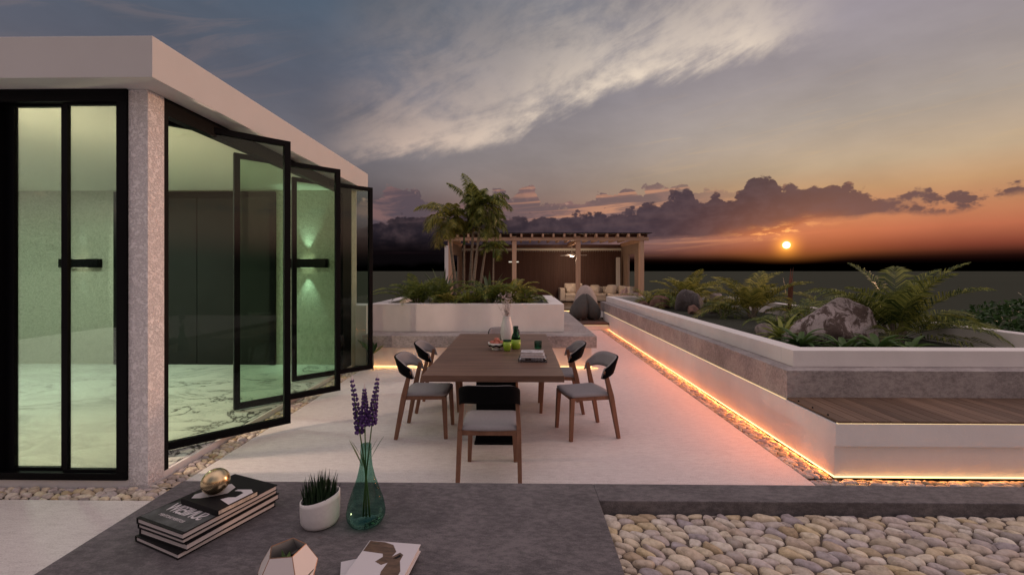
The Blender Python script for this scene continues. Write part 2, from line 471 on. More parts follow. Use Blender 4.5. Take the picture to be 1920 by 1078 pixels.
M_glass = glass('green_glass', (0.77, 0.87, 0.79), 0.5)
M_gvase = glass('teal_glass', (0.47, 0.69, 0.62), 0.3)
M_gcup = glass('bottle_glass', (0.24, 0.52, 0.38), 0.6)
M_crys = glass('clear_crystal', (0.85, 0.85, 0.87), 2.2)


def emis(name, col, s_):
    m = bpy.data.materials.new(name); m.use_nodes = True; t = m.node_tree; t.nodes.clear()
    o = t.nodes.new('ShaderNodeOutputMaterial'); e = t.nodes.new('ShaderNodeEmission'); e.inputs[0].default_value = (*col, 1); e.inputs[1].default_value = s_
    t.links.new(e.outputs[0], o.inputs[0]); return m


M_led = emis('led_amber', (1.0, 0.62, 0.26), 3.2)
M_led2 = emis('led_warm', (1.0, 0.70, 0.38), 1.0)
M_lampw = emis('lamp_white', (1.0, 0.86, 0.66), 5.0)


def leafmat(name, col, col2, trans=0.35, rough=0.45):
    m = mat(name, col, rough, spec=0.3); t = m.node_tree; b = t.nodes['Principled BSDF']
    g = t.nodes.new('ShaderNodeNewGeometry'); r = S(t, g.outputs['Random Per Island'])
    k = r.ramp([(0, col), (0.6, tuple((a + c_) / 2 for a, c_ in zip(col, col2))), (1, col2)])
    t.links.new(k, b.inputs['Base Color'])
    tr = t.nodes.new('ShaderNodeBsdfTranslucent'); t.links.new(k, tr.inputs[0])
    mx = t.nodes.new('ShaderNodeMixShader'); mx.inputs[0].default_value = trans
    t.links.new(b.outputs[0], mx.inputs[1]); t.links.new(tr.outputs[0], mx.inputs[2])
    t.links.new(mx.outputs[0], t.nodes['Material Output'].inputs[0])
    return m


M_palm = leafmat('palm_leaf', (0.028, 0.058, 0.018), (0.34, 0.36, 0.085))  # yellow highlights of lit fronds put into the pale leaf tone
M_palmg = leafmat('palm_gold_lit', (0.075, 0.10, 0.026), (0.48, 0.43, 0.10))  # gold of low light put into the leaf colour
M_cyc = leafmat('cycad_leaf', (0.045, 0.085, 0.022), (0.27, 0.31, 0.07))
M_bush = leafmat('bush_leaf', (0.018, 0.045, 0.012), (0.05, 0.115, 0.028), 0.2)
M_ros = leafmat('rosette_leaf', (0.035, 0.085, 0.024), (0.13, 0.21, 0.055), 0.25)
M_rosy = leafmat('bromeliad_leaf', (0.16, 0.20, 0.04), (0.38, 0.40, 0.09), 0.25)
M_sans = leafmat('grey_leaf', (0.08, 0.12, 0.065), (0.17, 0.22, 0.12), 0.15)
M_blade = leafmat('dark_blade', (0.008, 0.022, 0.010), (0.03, 0.06, 0.028), 0.1)
M_bract = leafmat('red_bract', (0.09, 0.04, 0.03), (0.20, 0.08, 0.06), 0.2)
M_trunk = mat('palm_trunk', (0.22, 0.18, 0.14), 0.8, var=(12, 0.4, (1, 1, 4), 4))
M_stem = mat('stem_green', (0.07, 0.13, 0.035), 0.5)
M_soil = mat('soil', (0.022, 0.026, 0.014), 0.95, var=(9, 0.5, (1, 1, 1), 6), bump=(40, 0.9, 0.02, 6))


def rockmat(name, a, b_, c_):
    m = mat(name, a, 0.85); t = m.node_tree; b = t.nodes['Principled BSDF']; c = t.nodes.new('ShaderNodeTexCoord')
    n = nz(t, c.outputs['Object'], 4.2, 10, 0.70, 1.0); f = nz(t, c.outputs['Object'], 24, 6, 0.65)
    k = mixc(t, n.map(0.46, 0.54), b_, a); k = mixc(t, f.map(0.5, 0.72) * 0.7, k, c_)
    t.links.new(k, b.inputs['Base Color'])
    bp = t.nodes.new('ShaderNodeBump'); bp.inputs['Strength'].default_value = 0.9; bp.inputs['Distance'].default_value = 0.03
    t.links.new((n * 0.8 + f * 0.5).k, bp.inputs['Height']); t.links.new(bp.outputs[0], b.inputs['Normal'])
    return m


M_rock = rockmat('boulder', (0.40, 0.345, 0.335), (0.085, 0.058, 0.048), (0.14, 0.105, 0.085))
M_rock2 = rockmat('dark_boulder', (0.10, 0.09, 0.09), (0.065, 0.055, 0.055), (0.14, 0.12, 0.11))
M_rockr = rockmat('red_boulder', (0.24, 0.13, 0.10), (0.16, 0.085, 0.065), (0.22, 0.15, 0.12))
M_rockp = rockmat('pale_boulder', (0.34, 0.29, 0.26), (0.20, 0.16, 0.15), (0.28, 0.24, 0.22))

M_ppl = mat('pebble', (0.82, 0.79, 0.735), 0.85, var=(40, 0.45, (1, 1, 1), 8), bump=(90, 0.5, 0.004, 4))
island(M_ppl, tints=[(0, (0.36, 0.33, 0.34)), (0.12, (0.70, 0.58, 0.38)), (0.25, (0.55, 0.48, 0.47)), (0.38, (0.80, 0.75, 0.68)), (0.5, (0.48, 0.37, 0.24)), (0.6, (0.66, 0.59, 0.58)), (0.72, (0.42, 0.38, 0.42)), (0.84, (0.78, 0.68, 0.52)), (1, (0.74, 0.69, 0.64))])
M_grout = mat('pebble_bed', (0.11, 0.085, 0.068), 0.95, bump=(60, 0.8, 0.01, 4))
M_seat = mat('grey_fabric', (0.26, 0.245, 0.25), 0.95, var=(220, 0.22, (1, 1, 1), 2), bump=(500, 0.3, 0.001, 2))
M_shell = mat('black_shell', (0.003, 0.003, 0.004), 0.8, 0, 0.08)
M_bag = mat('charcoal_fabric', (0.075, 0.070, 0.064), 0.95, var=(9, 0.15, (1, 1, 1), 5), bump=(7, 0.4, 0.05, 5))
M_bag2 = mat('taupe_fabric', (0.42, 0.34, 0.30), 0.95, var=(9, 0.12, (1, 1, 1), 5), bump=(7, 0.4, 0.05, 5))
M_sofa = mat('cream_fabric', (0.60, 0.52, 0.45), 0.95, bump=(12, 0.25, 0.03, 4))
M_throw = mat('rose_fabric', (0.52, 0.36, 0.32), 0.95, bump=(30, 0.4, 0.02, 4))
M_gold = mat('brass', (0.60, 0.48, 0.29), 0.26, 1.0, bump=(1.2, 0.02, 0.01, 1))
M_copper = mat('copper_edge', (0.30, 0.17, 0.11), 0.35, 0.6)
M_cer = mat('white_ceramic', (0.70, 0.68, 0.67), 0.42, var=(60, 0.05, (1, 1, 1), 3))
M_cerp = mat('pale_panel', (0.62, 0.57, 0.56), 0.5)
M_page = mat('pages', (0.62, 0.57, 0.56), 0.9, var=(1, 0.10, (1, 1, 700), 2))
M_cov = mat('black_cover', (0.008, 0.008, 0.009), 0.6, 0, 0.2)
M_covw = mat('white_cover', (0.62, 0.59, 0.61), 0.4)
M_ink = mat('pale_ink', (0.50, 0.47, 0.48), 0.5)
M_ink2 = mat('grey_ink', (0.075, 0.080, 0.080), 0.6, 0, 0.2, var=(18, 0.6, (1, 1, 1), 6))
M_brown = mat('brown_art', (0.115, 0.072, 0.048), 0.4, var=(22, 0.6, (1, 4, 1), 4))
M_fruit = mat('peach', (0.42, 0.13, 0.085), 0.55, var=(25, 0.4, (1, 1, 1), 4))
M_lime = mat('lime_glaze', (0.27, 0.42, 0.035), 0.3)
M_lup = leafmat('lupine', (0.055, 0.022, 0.12), (0.13, 0.06, 0.23), 0.2)
M_twig = mat('twig', (0.26, 0.20, 0.19), 0.8)
M_bud = mat('dried_bud', (0.72, 0.64, 0.62), 0.9)
M_ground = mat('ground', (0.055, 0.060, 0.046), 1.0, spec=0.0, var=(0.004, 0.10, (1, 1, 1), 3))

# ------------------------------------------------------------------ ground and terrace
struct(MB().add([(-2500, -2500, -0.6), (2500, -2500, -0.6), (2500, 2500, -0.6), (-2500, 2500, -0.6)], [(0, 1, 2, 3)]).build('ground', M_ground))
fl = MB()
fl.box(-12, -6, -0.3, -2.62, 3.105, 0.0)
fl.box(-2.62, -6, -0.3, 2.29, 12.3, 0.0)
fl.box(2.29, -6, -0.3, 9, 3.30, 0.0)
fl.box(-2.62, 12.3, -0.3, 1.3, 15.2, 0.0)
struct(fl.build('terrace_floor', M_floor))
g = MB(); g.box(-12, 3.105, -0.3, -2.62, 3.30, -0.03); g.box(-2.84, 3.30, -0.3, -2.62, 8.0, -0.03)
struct(g.build('channel_bed', M_grout))
g = MB(); g.box(2.29, 3.30, -0.3, 9, 3.55, -0.03); g.box(2.29, 3.55, -0.3, 2.60, 12.3, -0.03)
struct(g.build('channel_bed', M_grout))


def ico(sub):
    bm = bmesh.new(); bmesh.ops.create_icosphere(bm, subdivisions=sub, radius=1.0)
    v = [q.co.copy() for q in bm.verts]; f = [tuple(w.index for w in q.verts) for q in bm.faces]; bm.free(); return v, f


IC1, IC2, IC3, IC4 = ico(1), ico(2), ico(3), ico(4)


def clip(poly, nx_, ny_, c):
    out = []; n = len(poly)
    for i in range(n):
        a, b = poly[i], poly[(i + 1) % n]; da = a[0] * nx_ + a[1] * ny_ - c; db = b[0] * nx_ + b[1] * ny_ - c
        if da <= 0: out.append(a)
        if da * db < 0: t = da / (da - db); out.append((a[0] + (b[0] - a[0]) * t, a[1] + (b[1] - a[1]) * t))
    return out


def pebbles(rects, size, z, name, label, hi=False, ang=-0.35, seed=1, asp=1.75, gapw=0.94):
    """tightly packed rounded stones: stretched cells of a jittered lattice, each domed"""
    rnd = random.Random(seed); mb = MB()
    rings = ((1.0, -0.30), (0.985, 0.12), (0.93, 0.46), (0.82, 0.72), (0.62, 0.90), (0.34, 0.98)) if hi else ((1.0, -0.25), (0.94, 0.42), (0.72, 0.82), (0.36, 0.98))
    for (x0, y0, x1, y1) in rects:
        ca, sa_ = math.cos(ang), math.sin(ang); cx, cy = (x0 + x1) / 2, (y0 + y1) / 2
        ext = max(abs(x1 - x0), abs(y1 - y0)); k = int(ext / size) + 4
        def warp(u, w):   # bend the stretching direction gently so rows never line up
            return u * asp + 0.6 * size * math.sin(w * 1.9 / size / 6) , w + 0.9 * size * math.sin(u * 0.9 / size / 3)
        pts = {}
        for i in range(-k, k + 1):
            for j in range(-k, k + 1):
                pts[i, j] = ((i + 0.5 * (j % 2) + rnd.uniform(-.36, .36)) * size, (j + rnd.uniform(-.34, .34)) * size, rnd.uniform(-0.16, 0.16))
        for (i, j), (u, w, wt) in pts.items():
            X0, Y0 = warp(u, w); X, Y = cx + X0 * ca - Y0 * sa_, cy + X0 * sa_ + Y0 * ca
            if not (x0 - size < X < x1 + size and y0 - size < Y < y1 + size): continue
            poly = [(u - size * 1.5, w - size * 1.5), (u + size * 1.5, w - size * 1.5), (u + size * 1.5, w + size * 1.5), (u - size * 1.5, w + size * 1.5)]
            for di in (-2, -1, 0, 1, 2):
                for dj in (-2, -1, 0, 1, 2):
                    q = pts.get((i + di, j + dj))
                    if (di or dj) and q:
                        nx_, ny_ = q[0] - u, q[1] - w; d2 = nx_ * nx_ + ny_ * ny_; f = 0.5 + 0.5 * (wt - q[2])
                        poly = clip(poly, nx_, ny_, nx_ * u + ny_ * w + d2 * f)
                        if len(poly) < 3: break
                if len(poly) < 3: break
            if len(poly) < 3: continue
            wp = []
            for a, b in poly:
                p_, q_ = warp(a, b); wp.append((cx + p_ * ca - q_ * sa_, cy + p_ * sa_ + q_ * ca))
            for nx_, ny_, c in ((1, 0, x1), (-1, 0, -x0), (0, 1, y1), (0, -1, -y0)):
                wp = clip(wp, nx_, ny_, c)
                if len(wp) < 3: break
            if len(wp) < 3: continue
            ar = abs(sum(wp[a][0] * wp[(a + 1) % len(wp)][1] - wp[(a + 1) % len(wp)][0] * wp[a][1] for a in range(len(wp)))) / 2
            if ar < 0.12 * size * size * asp: continue
            for _ in range(3 if hi else 2):          # round the corners
                nw = []
                for a in range(len(wp)):
                    p_, q_ = wp[a], wp[(a + 1) % len(wp)]
                    nw += [(p_[0] * .75 + q_[0] * .25, p_[1] * .75 + q_[1] * .25), (p_[0] * .25 + q_[0] * .75, p_[1] * .25 + q_[1] * .75)]
                wp = nw
            mx, my = sum(p_[0] for p_ in wp) / len(wp), sum(p_[1] for p_ in wp) / len(wp)
            h = 0.25 * math.sqrt(ar) * rnd.uniform(0.75, 1.2); g_ = gapw * rnd.uniform(0.95, 1.03); tx, ty = rnd.gauss(0, .10), rnd.gauss(0, .10); n = len(wp); b = len(mb.v); zz = z + rnd.uniform(-.005, .005)
            off = Vector((rnd.random() * 50, rnd.random() * 50, 0))
            for f, hz in rings:
                for p_ in wp:
                    dx_, dy_ = (p_[0] - mx) * f * g_, (p_[1] - my) * f * g_
                    mb.v.append((mx + dx_, my + dy_, zz + h * hz * (1 + 0.22 * mnoise.noise(Vector((dx_ * 26, dy_ * 26, 0)) + off)) + (dx_ * tx + dy_ * ty) * (hz > 0)))
            mb.v.append((mx, my, zz + h))
            for r_ in range(len(rings) - 1):
                for a in range(n): a2 = (a + 1) % n; mb.f.append((b + r_ * n + a, b + r_ * n + a2, b + (r_ + 1) * n + a2, b + (r_ + 1) * n + a))
            e = b + (len(rings) - 1) * n; t_ = b + len(rings) * n
            for a in range(n): mb.f.append((e + a, e + (a + 1) % n, t_))
    o = mb.build(name, M_ppl, smooth=True)
    tag(o, label, 'pebbles', kind='stuff')
    return o


pebbles([(-7.2, 3.115, -2.63, 3.30), (-2.835, 3.31, -2.63, 7.5)], 0.050, -0.012, 'pebble_channel', 'narrow channel of rounded pebbles along the foot of the glass house', False, -0.3, 3)
pebbles([(2.30, 3.54, 2.515, 12.25), (2.30, 3.31, 7.5, 3.505)], 0.048, -0.012, 'pebble_channel', 'narrow channel of pebbles glowing orange along the lit planter base', False, -0.6, 4)

# foreground stone bench with a sunken pebble bed
ben = empty('stone_bench', (0, 0, 0), 0, 'low dark grey stone bench across the foreground, pebble bed sunk in its right half', 'bench')
b = MB()
b.box(-1.84, 0.75, 0.30, 0.405, 2.375, 0.5)
b.box(0.405, 2.20, 0.30, 7.5, 2.375, 0.5)
b.build('slab', M_slab, ben, bevel=0.004)
MB().box(-1.70, 0.9, 0.0, 7.3, 2.26, 0.30).build('base', M_slab, ben)
MB().box(0.406, 0.75, 0.302, 7.5, 2.199, 0.428).build('bed_liner', M_grout, ben)
pebbles([(0.412, 1.2, 3.6, 2.195)], 0.049, 0.430, 'pebble_bed', 'bed of mixed tan and grey river pebbles sunk into the foreground stone bench', True, -0.42, 11)

# ------------------------------------------------------------------ glass house
XW, YF, YB = -2.843, 3.314, 7.421
house = empty('house', (XW, YF, 0), 0, 'flat roofed white house with black framed glass walls, at the left of the terrace', 'house')
def HB(): return MB()
def hpart(mb, name, m, **k):
    o = mb.build(name, m, house, **k); o.location = (-XW, -YF, 0); return o
hpart(MB().box(-14, 3.108, 3.042, -2.634, 7.62, 3.342), 'roof', mat('roof_paint', (0.56, 0.555, 0.55), 0.6, var=(1.3, 0.05, (1, 1, 1), 5)), bevel=0.004)
hpart(MB().box(XW - 0.15, YF, 0.0, XW, YF + 0.155, 3.04), 'pillar', M_stucco)
b = MB(); b.box(-14, YF + 0.002, -0.05, XW - 0.001, YB, 0.045); hpart(b, 'plinth', M_white)
hpart(MB().box(-13.9, YF + 0.10, 0.046, XW - 0.03, YB, 0.052), 'interior_floor', M_marble)
hpart(MB().box(-14, YB, 0.0, XW - 0.002, YB + 0.2, 3.04), 'back_wall', M_stucco2)
hpart(MB().box(-14.2, YF, 0.0, -13.9, YB, 3.04), 'side_wall', M_stucco2)
hpart(MB().box(-13.9, YF + 0.2, 3.028, XW - 0.06, YB - 0.001, 3.041), 'ceiling', M_ceil)
# black double door on the back wall
dd = hpart(MB().box(-6.92, YB - 0.05, 0.05, -6.83, YB, 3.0).box(-4.233, YB - 0.05, 0.05, -4.141, YB, 3.0).box(-6.83, YB - 0.05, 2.90, -4.233, YB, 3.0), 'door_frame', M_black)
for x0, x1 in ((-6.826, -5.494), (-5.482, -4.237)):
    hpart(MB().box(x0, YB - 0.035, 0.055, x1, YB - 0.001, 2.896), 'door', M_blackmat)
# front sliding window: frame, two sashes
fw = hpart(MB().box(-14, YF - 0.02, 2.945, -2.993, YF + 0.08, 3.04).box(-14, YF - 0.02, 0.05, -2.993, YF + 0.08, 0.105).box(-3.072, YF - 0.02, 0.105, -2.993, YF + 0.08, 2.945).box(-4.35, YF - 0.02, 0.105, -3.991, YF + 0.08, 2.945), 'window_frame', M_black, bevel=0.003)
for xa, xb, xc, xd, ys in ((-3.990, -3.920, -3.550, -3.505, 0.030), (-3.504, -3.471, -3.076, -3.0725, 0.0), (-6.0, -5.9, -4.42, -4.351, 0.0)):
    s_ = hpart(MB().box(xa, YF + ys, 0.106, xb, YF + ys + 0.028, 2.944).box(xc, YF + ys, 0.106, xd, YF + ys + 0.028, 2.944).box(xb, YF + ys, 0.106, xc, YF + ys + 0.028, 0.125).box(xb, YF + ys, 2.925, xc, YF + ys + 0.028, 2.944), 'sash', M_black)
    MB().box(xb - 0.005, YF + ys + 0.010, 0.11, xc + 0.003, YF + ys + 0.016, 2.94).build('pane', M_glass, s_)
# the long opening to the terrace: jamb, beam, end screen
hpart(MB().box(XW - 0.08, YF + 0.156, 0.046, XW - 0.001, YF + 0.20, 3.04).box(XW - 0.08, YF + 0.20, 2.905, XW - 0.001, 7.05, 3.04), 'opening_frame', M_black)
hpart(MB().box(XW - 0.10, 7.05, 0.046, XW - 0.001, 7.40, 3.04), 'end_panel', M_black, bevel=0.003)
hpart(MB().box(XW - 0.12, YB + 0.2, 0.0, XW - 0.0, YB + 0.215, 3.04), 'corner_post', M_cream)
# pivoting glass doors standing open at 45 degrees
for rx, ry in ((-2.384, 4.530), (-2.373, 5.776), (-2.370, 7.050)):
    d = 0.7071; Lw = 1.212
    Mx = Matrix.Translation((rx, ry, 0)) @ Matrix.Rotation(R(44.3 + 180), 4, 'Z')
    f = 0.060
    fr = MB().box(0, -0.028, 0.07, f, 0.028, 2.992, Mx).box(Lw - f, -0.028, 0.07, Lw, 0.028, 2.992, Mx).box(f, -0.028, 0.07, Lw - f, 0.028, 0.07 + 0.068, Mx).box(f, -0.028, 2.992 - 0.055, Lw - f, 0.028, 2.992, Mx)
    fr = hpart(fr, 'glass_door', M_black, bevel=0.002)
    MB().box(f - 0.01, -0.004, 0.13, Lw - f + 0.01, 0.004, 2.945, Mx).build('pane', M_glass, fr)


def area(name, loc, rot, size, power, col, sy=None, spread=180):
    l = bpy.data.lights.new(name, 'AREA'); l.energy = power; l.color = col; l.size = size; l.spread = R(spread)
    if sy: l.shape = 'RECTANGLE'; l.size_y = sy
    o = bpy.data.objects.new(name, l); C.objects.link(o); o.location = loc; o.rotation_euler = rot
    return o


# wall lamps: black boxes that wash the wall up and down
def sconce(x, label, pw):
    t = empty('wall_lamp', (x, YB, 1.78), 0, label, 'wall lamp', 'black box lamps on the inner wall')
    MB().box(-0.335, -0.10, -0.075, 0.335, -0.001, 0.075).build('housing', M_black, t, bevel=0.003)
    MB().box(-0.10, -0.09, 0.0752, 0.10, -0.02, 0.0765).build('lens', M_lampw, t)
    MB().box(-0.10, -0.09, -0.0765, 0.10, -0.02, -0.0752).build('lens', M_lampw, t)
    for sgn in (1, -1):
        l = bpy.data.lights.new('wall_lamp_beam', 'SPOT'); l.energy = pw; l.color = (0.9, 1.0, 0.92); l.spot_size = R(56); l.spot_blend = 0.8; l.shadow_soft_size = 0.01
        o = bpy.data.objects.new('wall_lamp_beam', l); C.objects.link(o); o.parent = t
        o.location = (0, -0.09, 0.09 * sgn); o.rotation_euler = (R(180) if sgn > 0 else 0, 0, 0)
sconce(-3.585, 'black box lamp washing the inner wall with light, beside the dark double doors', 34)
sconce(-7.49, 'black box lamp on the inner wall behind the front sliding window', 4)

# ceiling lamp inside the front room (its body is above the glazing, left of the picture)
cl = empty('ceiling_lamp', (-4.34, 3.47, 3.028), 0, 'round ceiling lamp just inside the front window', 'ceiling lamp')
MB().lathe([(0.05, -0.03), (0.05, 0.0)], 24).build('shade', M_white, cl)
MB().lathe([(0.04, -0.034), (0.04, -0.031)], 24).build('diffuser', M_lampw, cl)
pl = bpy.data.lights.new('room_light', 'POINT'); pl.energy = 165; pl.color = (1.0, 0.70, 0.52); pl.shadow_soft_size = 0.06
po = bpy.data.objects.new('room_light', pl); C.objects.link(po); po.parent = cl; po.location = (0, -0.02, -1.25)
for (x, y, e) in ((-6.6, 5.4, 95), (-9.5, 5.4, 95)):  # unseen lamps added to brighten the interior
    t = empty('ceiling_lamp', (x, y, 3.028), 0, 'unseen ceiling lamp added to brighten the glass house', 'ceiling lamp', 'added ceiling lamps out of view')
    MB().lathe([(0.045, -0.004), (0.045, 0.0)], 20).build('diffuser', M_lampw, t)
    q = area('room_light', (0, 0, -0.02), (0, 0, 0), 0.3, e, (0.98, 1.0, 0.88)); q.parent = t

# ------------------------------------------------------------------ left planter
lp = empty('raised_planter', (0, 0, 0), 0, 'white raised planter with palms and a grey stone bench in front, beyond the table', 'planter')
def walls(mb, x0, y0, x1, y1, z0, z1, t):
    mb.box(x0, y0, z0, x1, y0 + t, z1); mb.box(x0, y1 - t, z0, x1, y1, z1)
    mb.box(x0, y0 + t, z0, x0 + t, y1 - t, z1); mb.box(x1 - t, y0 + t, z0, x1, y1 - t, z1); return mb
walls(MB(), -2.715, 7.918, 0.825, 10.83, 0.552, 1.047, 0.25).build('wall', M_white, lp, bevel=0.004)
MB().box(-2.46, 8.17, 0.8, 0.57, 10.57, 0.955).build('soil', M_soil, lp)
MB().box(-2.655, 7.395, 0.35, 1.322, 12.0, 0.55).build('bench_top', M_slab2, lp, bevel=0.004)
MB().box(-2.60, 7.525, 0.0, 1.255, 11.9, 0.35).build('bench_base', M_white, lp)
MB().box(-2.60, 7.518, 0.004, 1.262, 7.524, 0.012).build('light_strip', M_led, lp)
MB().box(1.256, 7.525, 0.004, 1.262, 11.9, 0.012).build('light_strip', M_led, lp)
MB().box(-2.87, 7.60, 0.0, -2.657, 7.90, 1.047).box(-3.6, 7.9, 0.0, -2.72, 8.1, 1.047).build('pier', M_white, lp, bevel=0.004)

# ------------------------------------------------------------------ right planter
rp = empty('raised_planter', (0, 0, 0), 0, 'long white raised planter with stone ledge, amber light lines and slatted seat, at the right', 'planter')
XR, YN, YE = 2.522, 3.515, 12.56
c_ = MB(); walls(c_, 2.705, 4.344, 6.40, 13.52, 0.709, 0.869, 0.195)
c_.build('coping', M_white, rp, bevel=0.004)
MB().box(2.89, 4.53, 0.45, 6.21, 13.33, 0.60).build('soil', M_soil, rp)
MB().box(6.20, 4.35, 0.0, 6.395, 13.5, 0.709).build('back_wall', M_white, rp)
MB().box(XR + 0.016, 4.172, 0.440, 7.4, 4.54, 0.709).box(XR + 0.016, 4.54, 0.440, 2.90, 13.57, 0.709).box(2.9, 13.32, 0.44, 6.19, 13.57, 0.709).build('ledge', M_slab2, rp, bevel=0.003)
f_ = MB(); f_.box(XR, YN, 0.257, 9.5, YN + 0.02, 0.434); f_.box(XR, YN + 0.02, 0.257, XR + 0.02, 13.0, 0.434)
f_.build('fascia', M_white, rp)
MB().box(XR + 0.020, YN + 0.03, 0.0, 9.5, 4.40, 0.40).box(XR + 0.006, YN + 0.021, 0.0, XR + 0.05, 13.0, 0.257).box(XR + 0.05, 4.4, 0.0, 2.89, 13.3, 0.44).build('base', M_white, rp)
MB().box(XR - 0.004, YN + 0.010, 0.004, 9.5, YN + 0.020, 0.012).build('light_strip', M_led, rp)
MB().box(XR - 0.004, YN + 0.021, 0.004, XR + 0.004, 12.5, 0.012).build('light_strip', M_led, rp)
MB().box(XR + 0.002, 4.18, 0.4345, XR + 0.016, 12.9, 0.4395).build('light_strip', M_led2, rp)
MB().box(XR + 0.02, YN + 0.002, 0.4345, 9.5, YN + 0.020, 0.4395).build('light_strip', M_led2, rp)
for y0, y1 in ((YN + 0.03, 7.9), (7.9, 12.5)):
    q = area('ledge_glow', (XR - 0.004, (y0 + y1) / 2, 0.4365), (0, R(64), 0), 0.006, 12.5 if y0 < 5 else 7.0, (1.0, 0.21, 0.065), y1 - y0, 125); q.parent = rp
    q = area('base_glow', (XR - 0.008, (y0 + y1) / 2, 0.030), (0, R(52), 0), 0.010, 11.0 if y0 < 5 else 6.0, (1.0, 0.26, 0.055), y1 - y0, 140); q.parent = rp
q = area('base_glow', (5.5, YN - 0.006, 0.030), (R(-52), 0, 0), 6.0, 5.0, (1.0, 0.34, 0.07), 0.010, 140); q.parent = rp
q = area('bench_glow', (-0.6, 7.50, 0.030), (R(-52), 0, 0), 3.9, 4.0, (1.0, 0.45, 0.12), 0.010, 140); q.parent = lp
dk = MB(); x = XR + 0.022
while x < 9.4:
    dk.box(x, YN - 0.002, 0.4405, x + 0.098, 4.170, 0.458); x += 0.104
dk.build('seat_boards', M_deck, rp, bevel=0.0015)
for k in range(3): MB().tube([(XR + 0.035, 3.65 + 0.19 * k, 0.458), (XR + 0.035, 3.65 + 0.19 * k, 0.470)], 0.006, 8).build('peg', M_black, rp)

# ------------------------------------------------------------------ pavilion and deck
dkn = empty('wooden_deck', (0, 0, 0), 0, 'low dark wooden deck stepping up to the pavilion, lit under its edge', 'deck')
MB().box(1.27, 12.22, 0.0, 2.52, 15.4, 0.145).build('riser', M_white, dkn)
d_ = MB(); y = 12.19
while y < 15.6: d_.box(1.22, y, 0.150, 2.53, y + 0.095, 0.20); y += 0.10
d_.build('step_boards', M_deckd, dkn)
MB().box(-3.2, 15.62, 0.0, 5.0, 22.0, 0.245).build('riser', M_white, dkn)
MB().box(1.3, 12.206, 0.136, 2.50, 12.216, 0.142).build('light_strip', M_led2, dkn)
MB().box(-0.5, 15.605, 0.212, 2.5, 15.618, 0.226).build('light_strip', M_led, dkn)
d_ = MB(); y = 15.60
while y < 21.6: d_.box(-3.2, y, 0.250, 5.0, y + 0.115, 0.30); y += 0.12
d_.build('deck_boards', M_deckd, dkn)

pv = empty('pavilion', (0, 0, 0), 0, 'timber pavilion with open rafters and dark slatted back wall beyond the terrace', 'pavilion')
YP, YQ = 16.8, 20.0
for x in (-2.62, -0.16, 2.285, 4.70):
    MB().box(x - 0.085, YP - 0.085, 0.30, x + 0.085, YP + 0.085, 2.98).build('post', M_post, pv, bevel=0.006)
MB().box(-2.85, YP - 0.12, 2.80, 4.95, YP - 0.04, 2.93).build('beam', M_beam, pv, bevel=0.004)
for x in (-2.62, -0.16, 2.285, 4.70):
    MB().box(x - 0.06, YP + 0.1, 2.74, x + 0.06, YQ, 2.90).build('beam', M_beam, pv)
MB().box(-2.7, YQ - 0.12, 2.68, 4.75, YQ, 2.84).build('beam', M_slat, pv)
x = -2.72; k = 0
while x < 4.98:
    MB().box(x - 0.037, YP - 0.22, 2.935, x + 0.037, YQ + 0.2, 3.065).build('rafter', M_post, pv); x += 0.4055
MB().box(-2.9, YP - 0.24, 3.078, 5.05, YQ + 0.3, 3.09).build('roof_sheet', M_black, pv)
MB().box(-2.85, YP + 0.02, 3.066, 5.0, YQ + 0.25, 3.077).build('ceiling_board', M_cream, pv)
MB().box(-2.85, YP + 0.06, 2.94, 4.95, YP + 0.09, 3.06).build('beam', M_slat, pv)  # dark filler standing in for shade in the open gaps between rafters
MB().box(-2.6, YQ + 0.02, 2.52, 4.72, YQ + 0.08, 2.70).build('clerestory', M_cream, pv)
bw = MB(); x = -2.72
while x < 4.75: bw.box(x, YQ, 0.30, x + 0.062, YQ + 0.05, 2.575); x += 0.078
bw.box(-2.72, YQ + 0.04, 0.30, 4.8, YQ + 0.09, 2.52)
bw.build('back_wall', M_slat, pv)
def sidewall(X, y0, y1, wy0, wy1, wz0, wz1, m, z1=2.74):
    b = MB(); y = y0
    while y < y1:
        ye = min(y + 0.075, y1)
        if ye <= wy0 or y >= wy1: b.box(X - 0.04, y, 0.30, X + 0.04, ye, z1)
        else: b.box(X - 0.04, y, 0.30, X + 0.04, ye, wz0); b.box(X - 0.04, y, wz1, X + 0.04, ye, z1)
        y += 0.09
    b.box(X - 0.02, y0, 0.3, X + 0.02, wy0, z1); b.box(X - 0.02, wy1, 0.3, X + 0.02, y1, z1)
    b.box(X - 0.02, wy0, 0.3, X + 0.02, wy1, wz0); b.box(X - 0.02, wy0, wz1, X + 0.02, wy1, z1)
    return b.build('side_wall', m, pv)
sidewall(4.72, YP + 0.1, YQ, 17.75, 18.75, 1.0, 2.33, M_slat2)
sidewall(-2.62, YP + 0.1, YQ, 17.35, 18.9, 0.9, 2.30, M_slat2)
MB().box(4.36, 19.5, 0.3, 4.52, 19.62, 2.25).build('corner_post', M_white, pv)
MB().box(-2.82, YP - 0.12, 0.0, -2.68, YP + 0.1, 2.62).build('corner_post', M_white, pv)

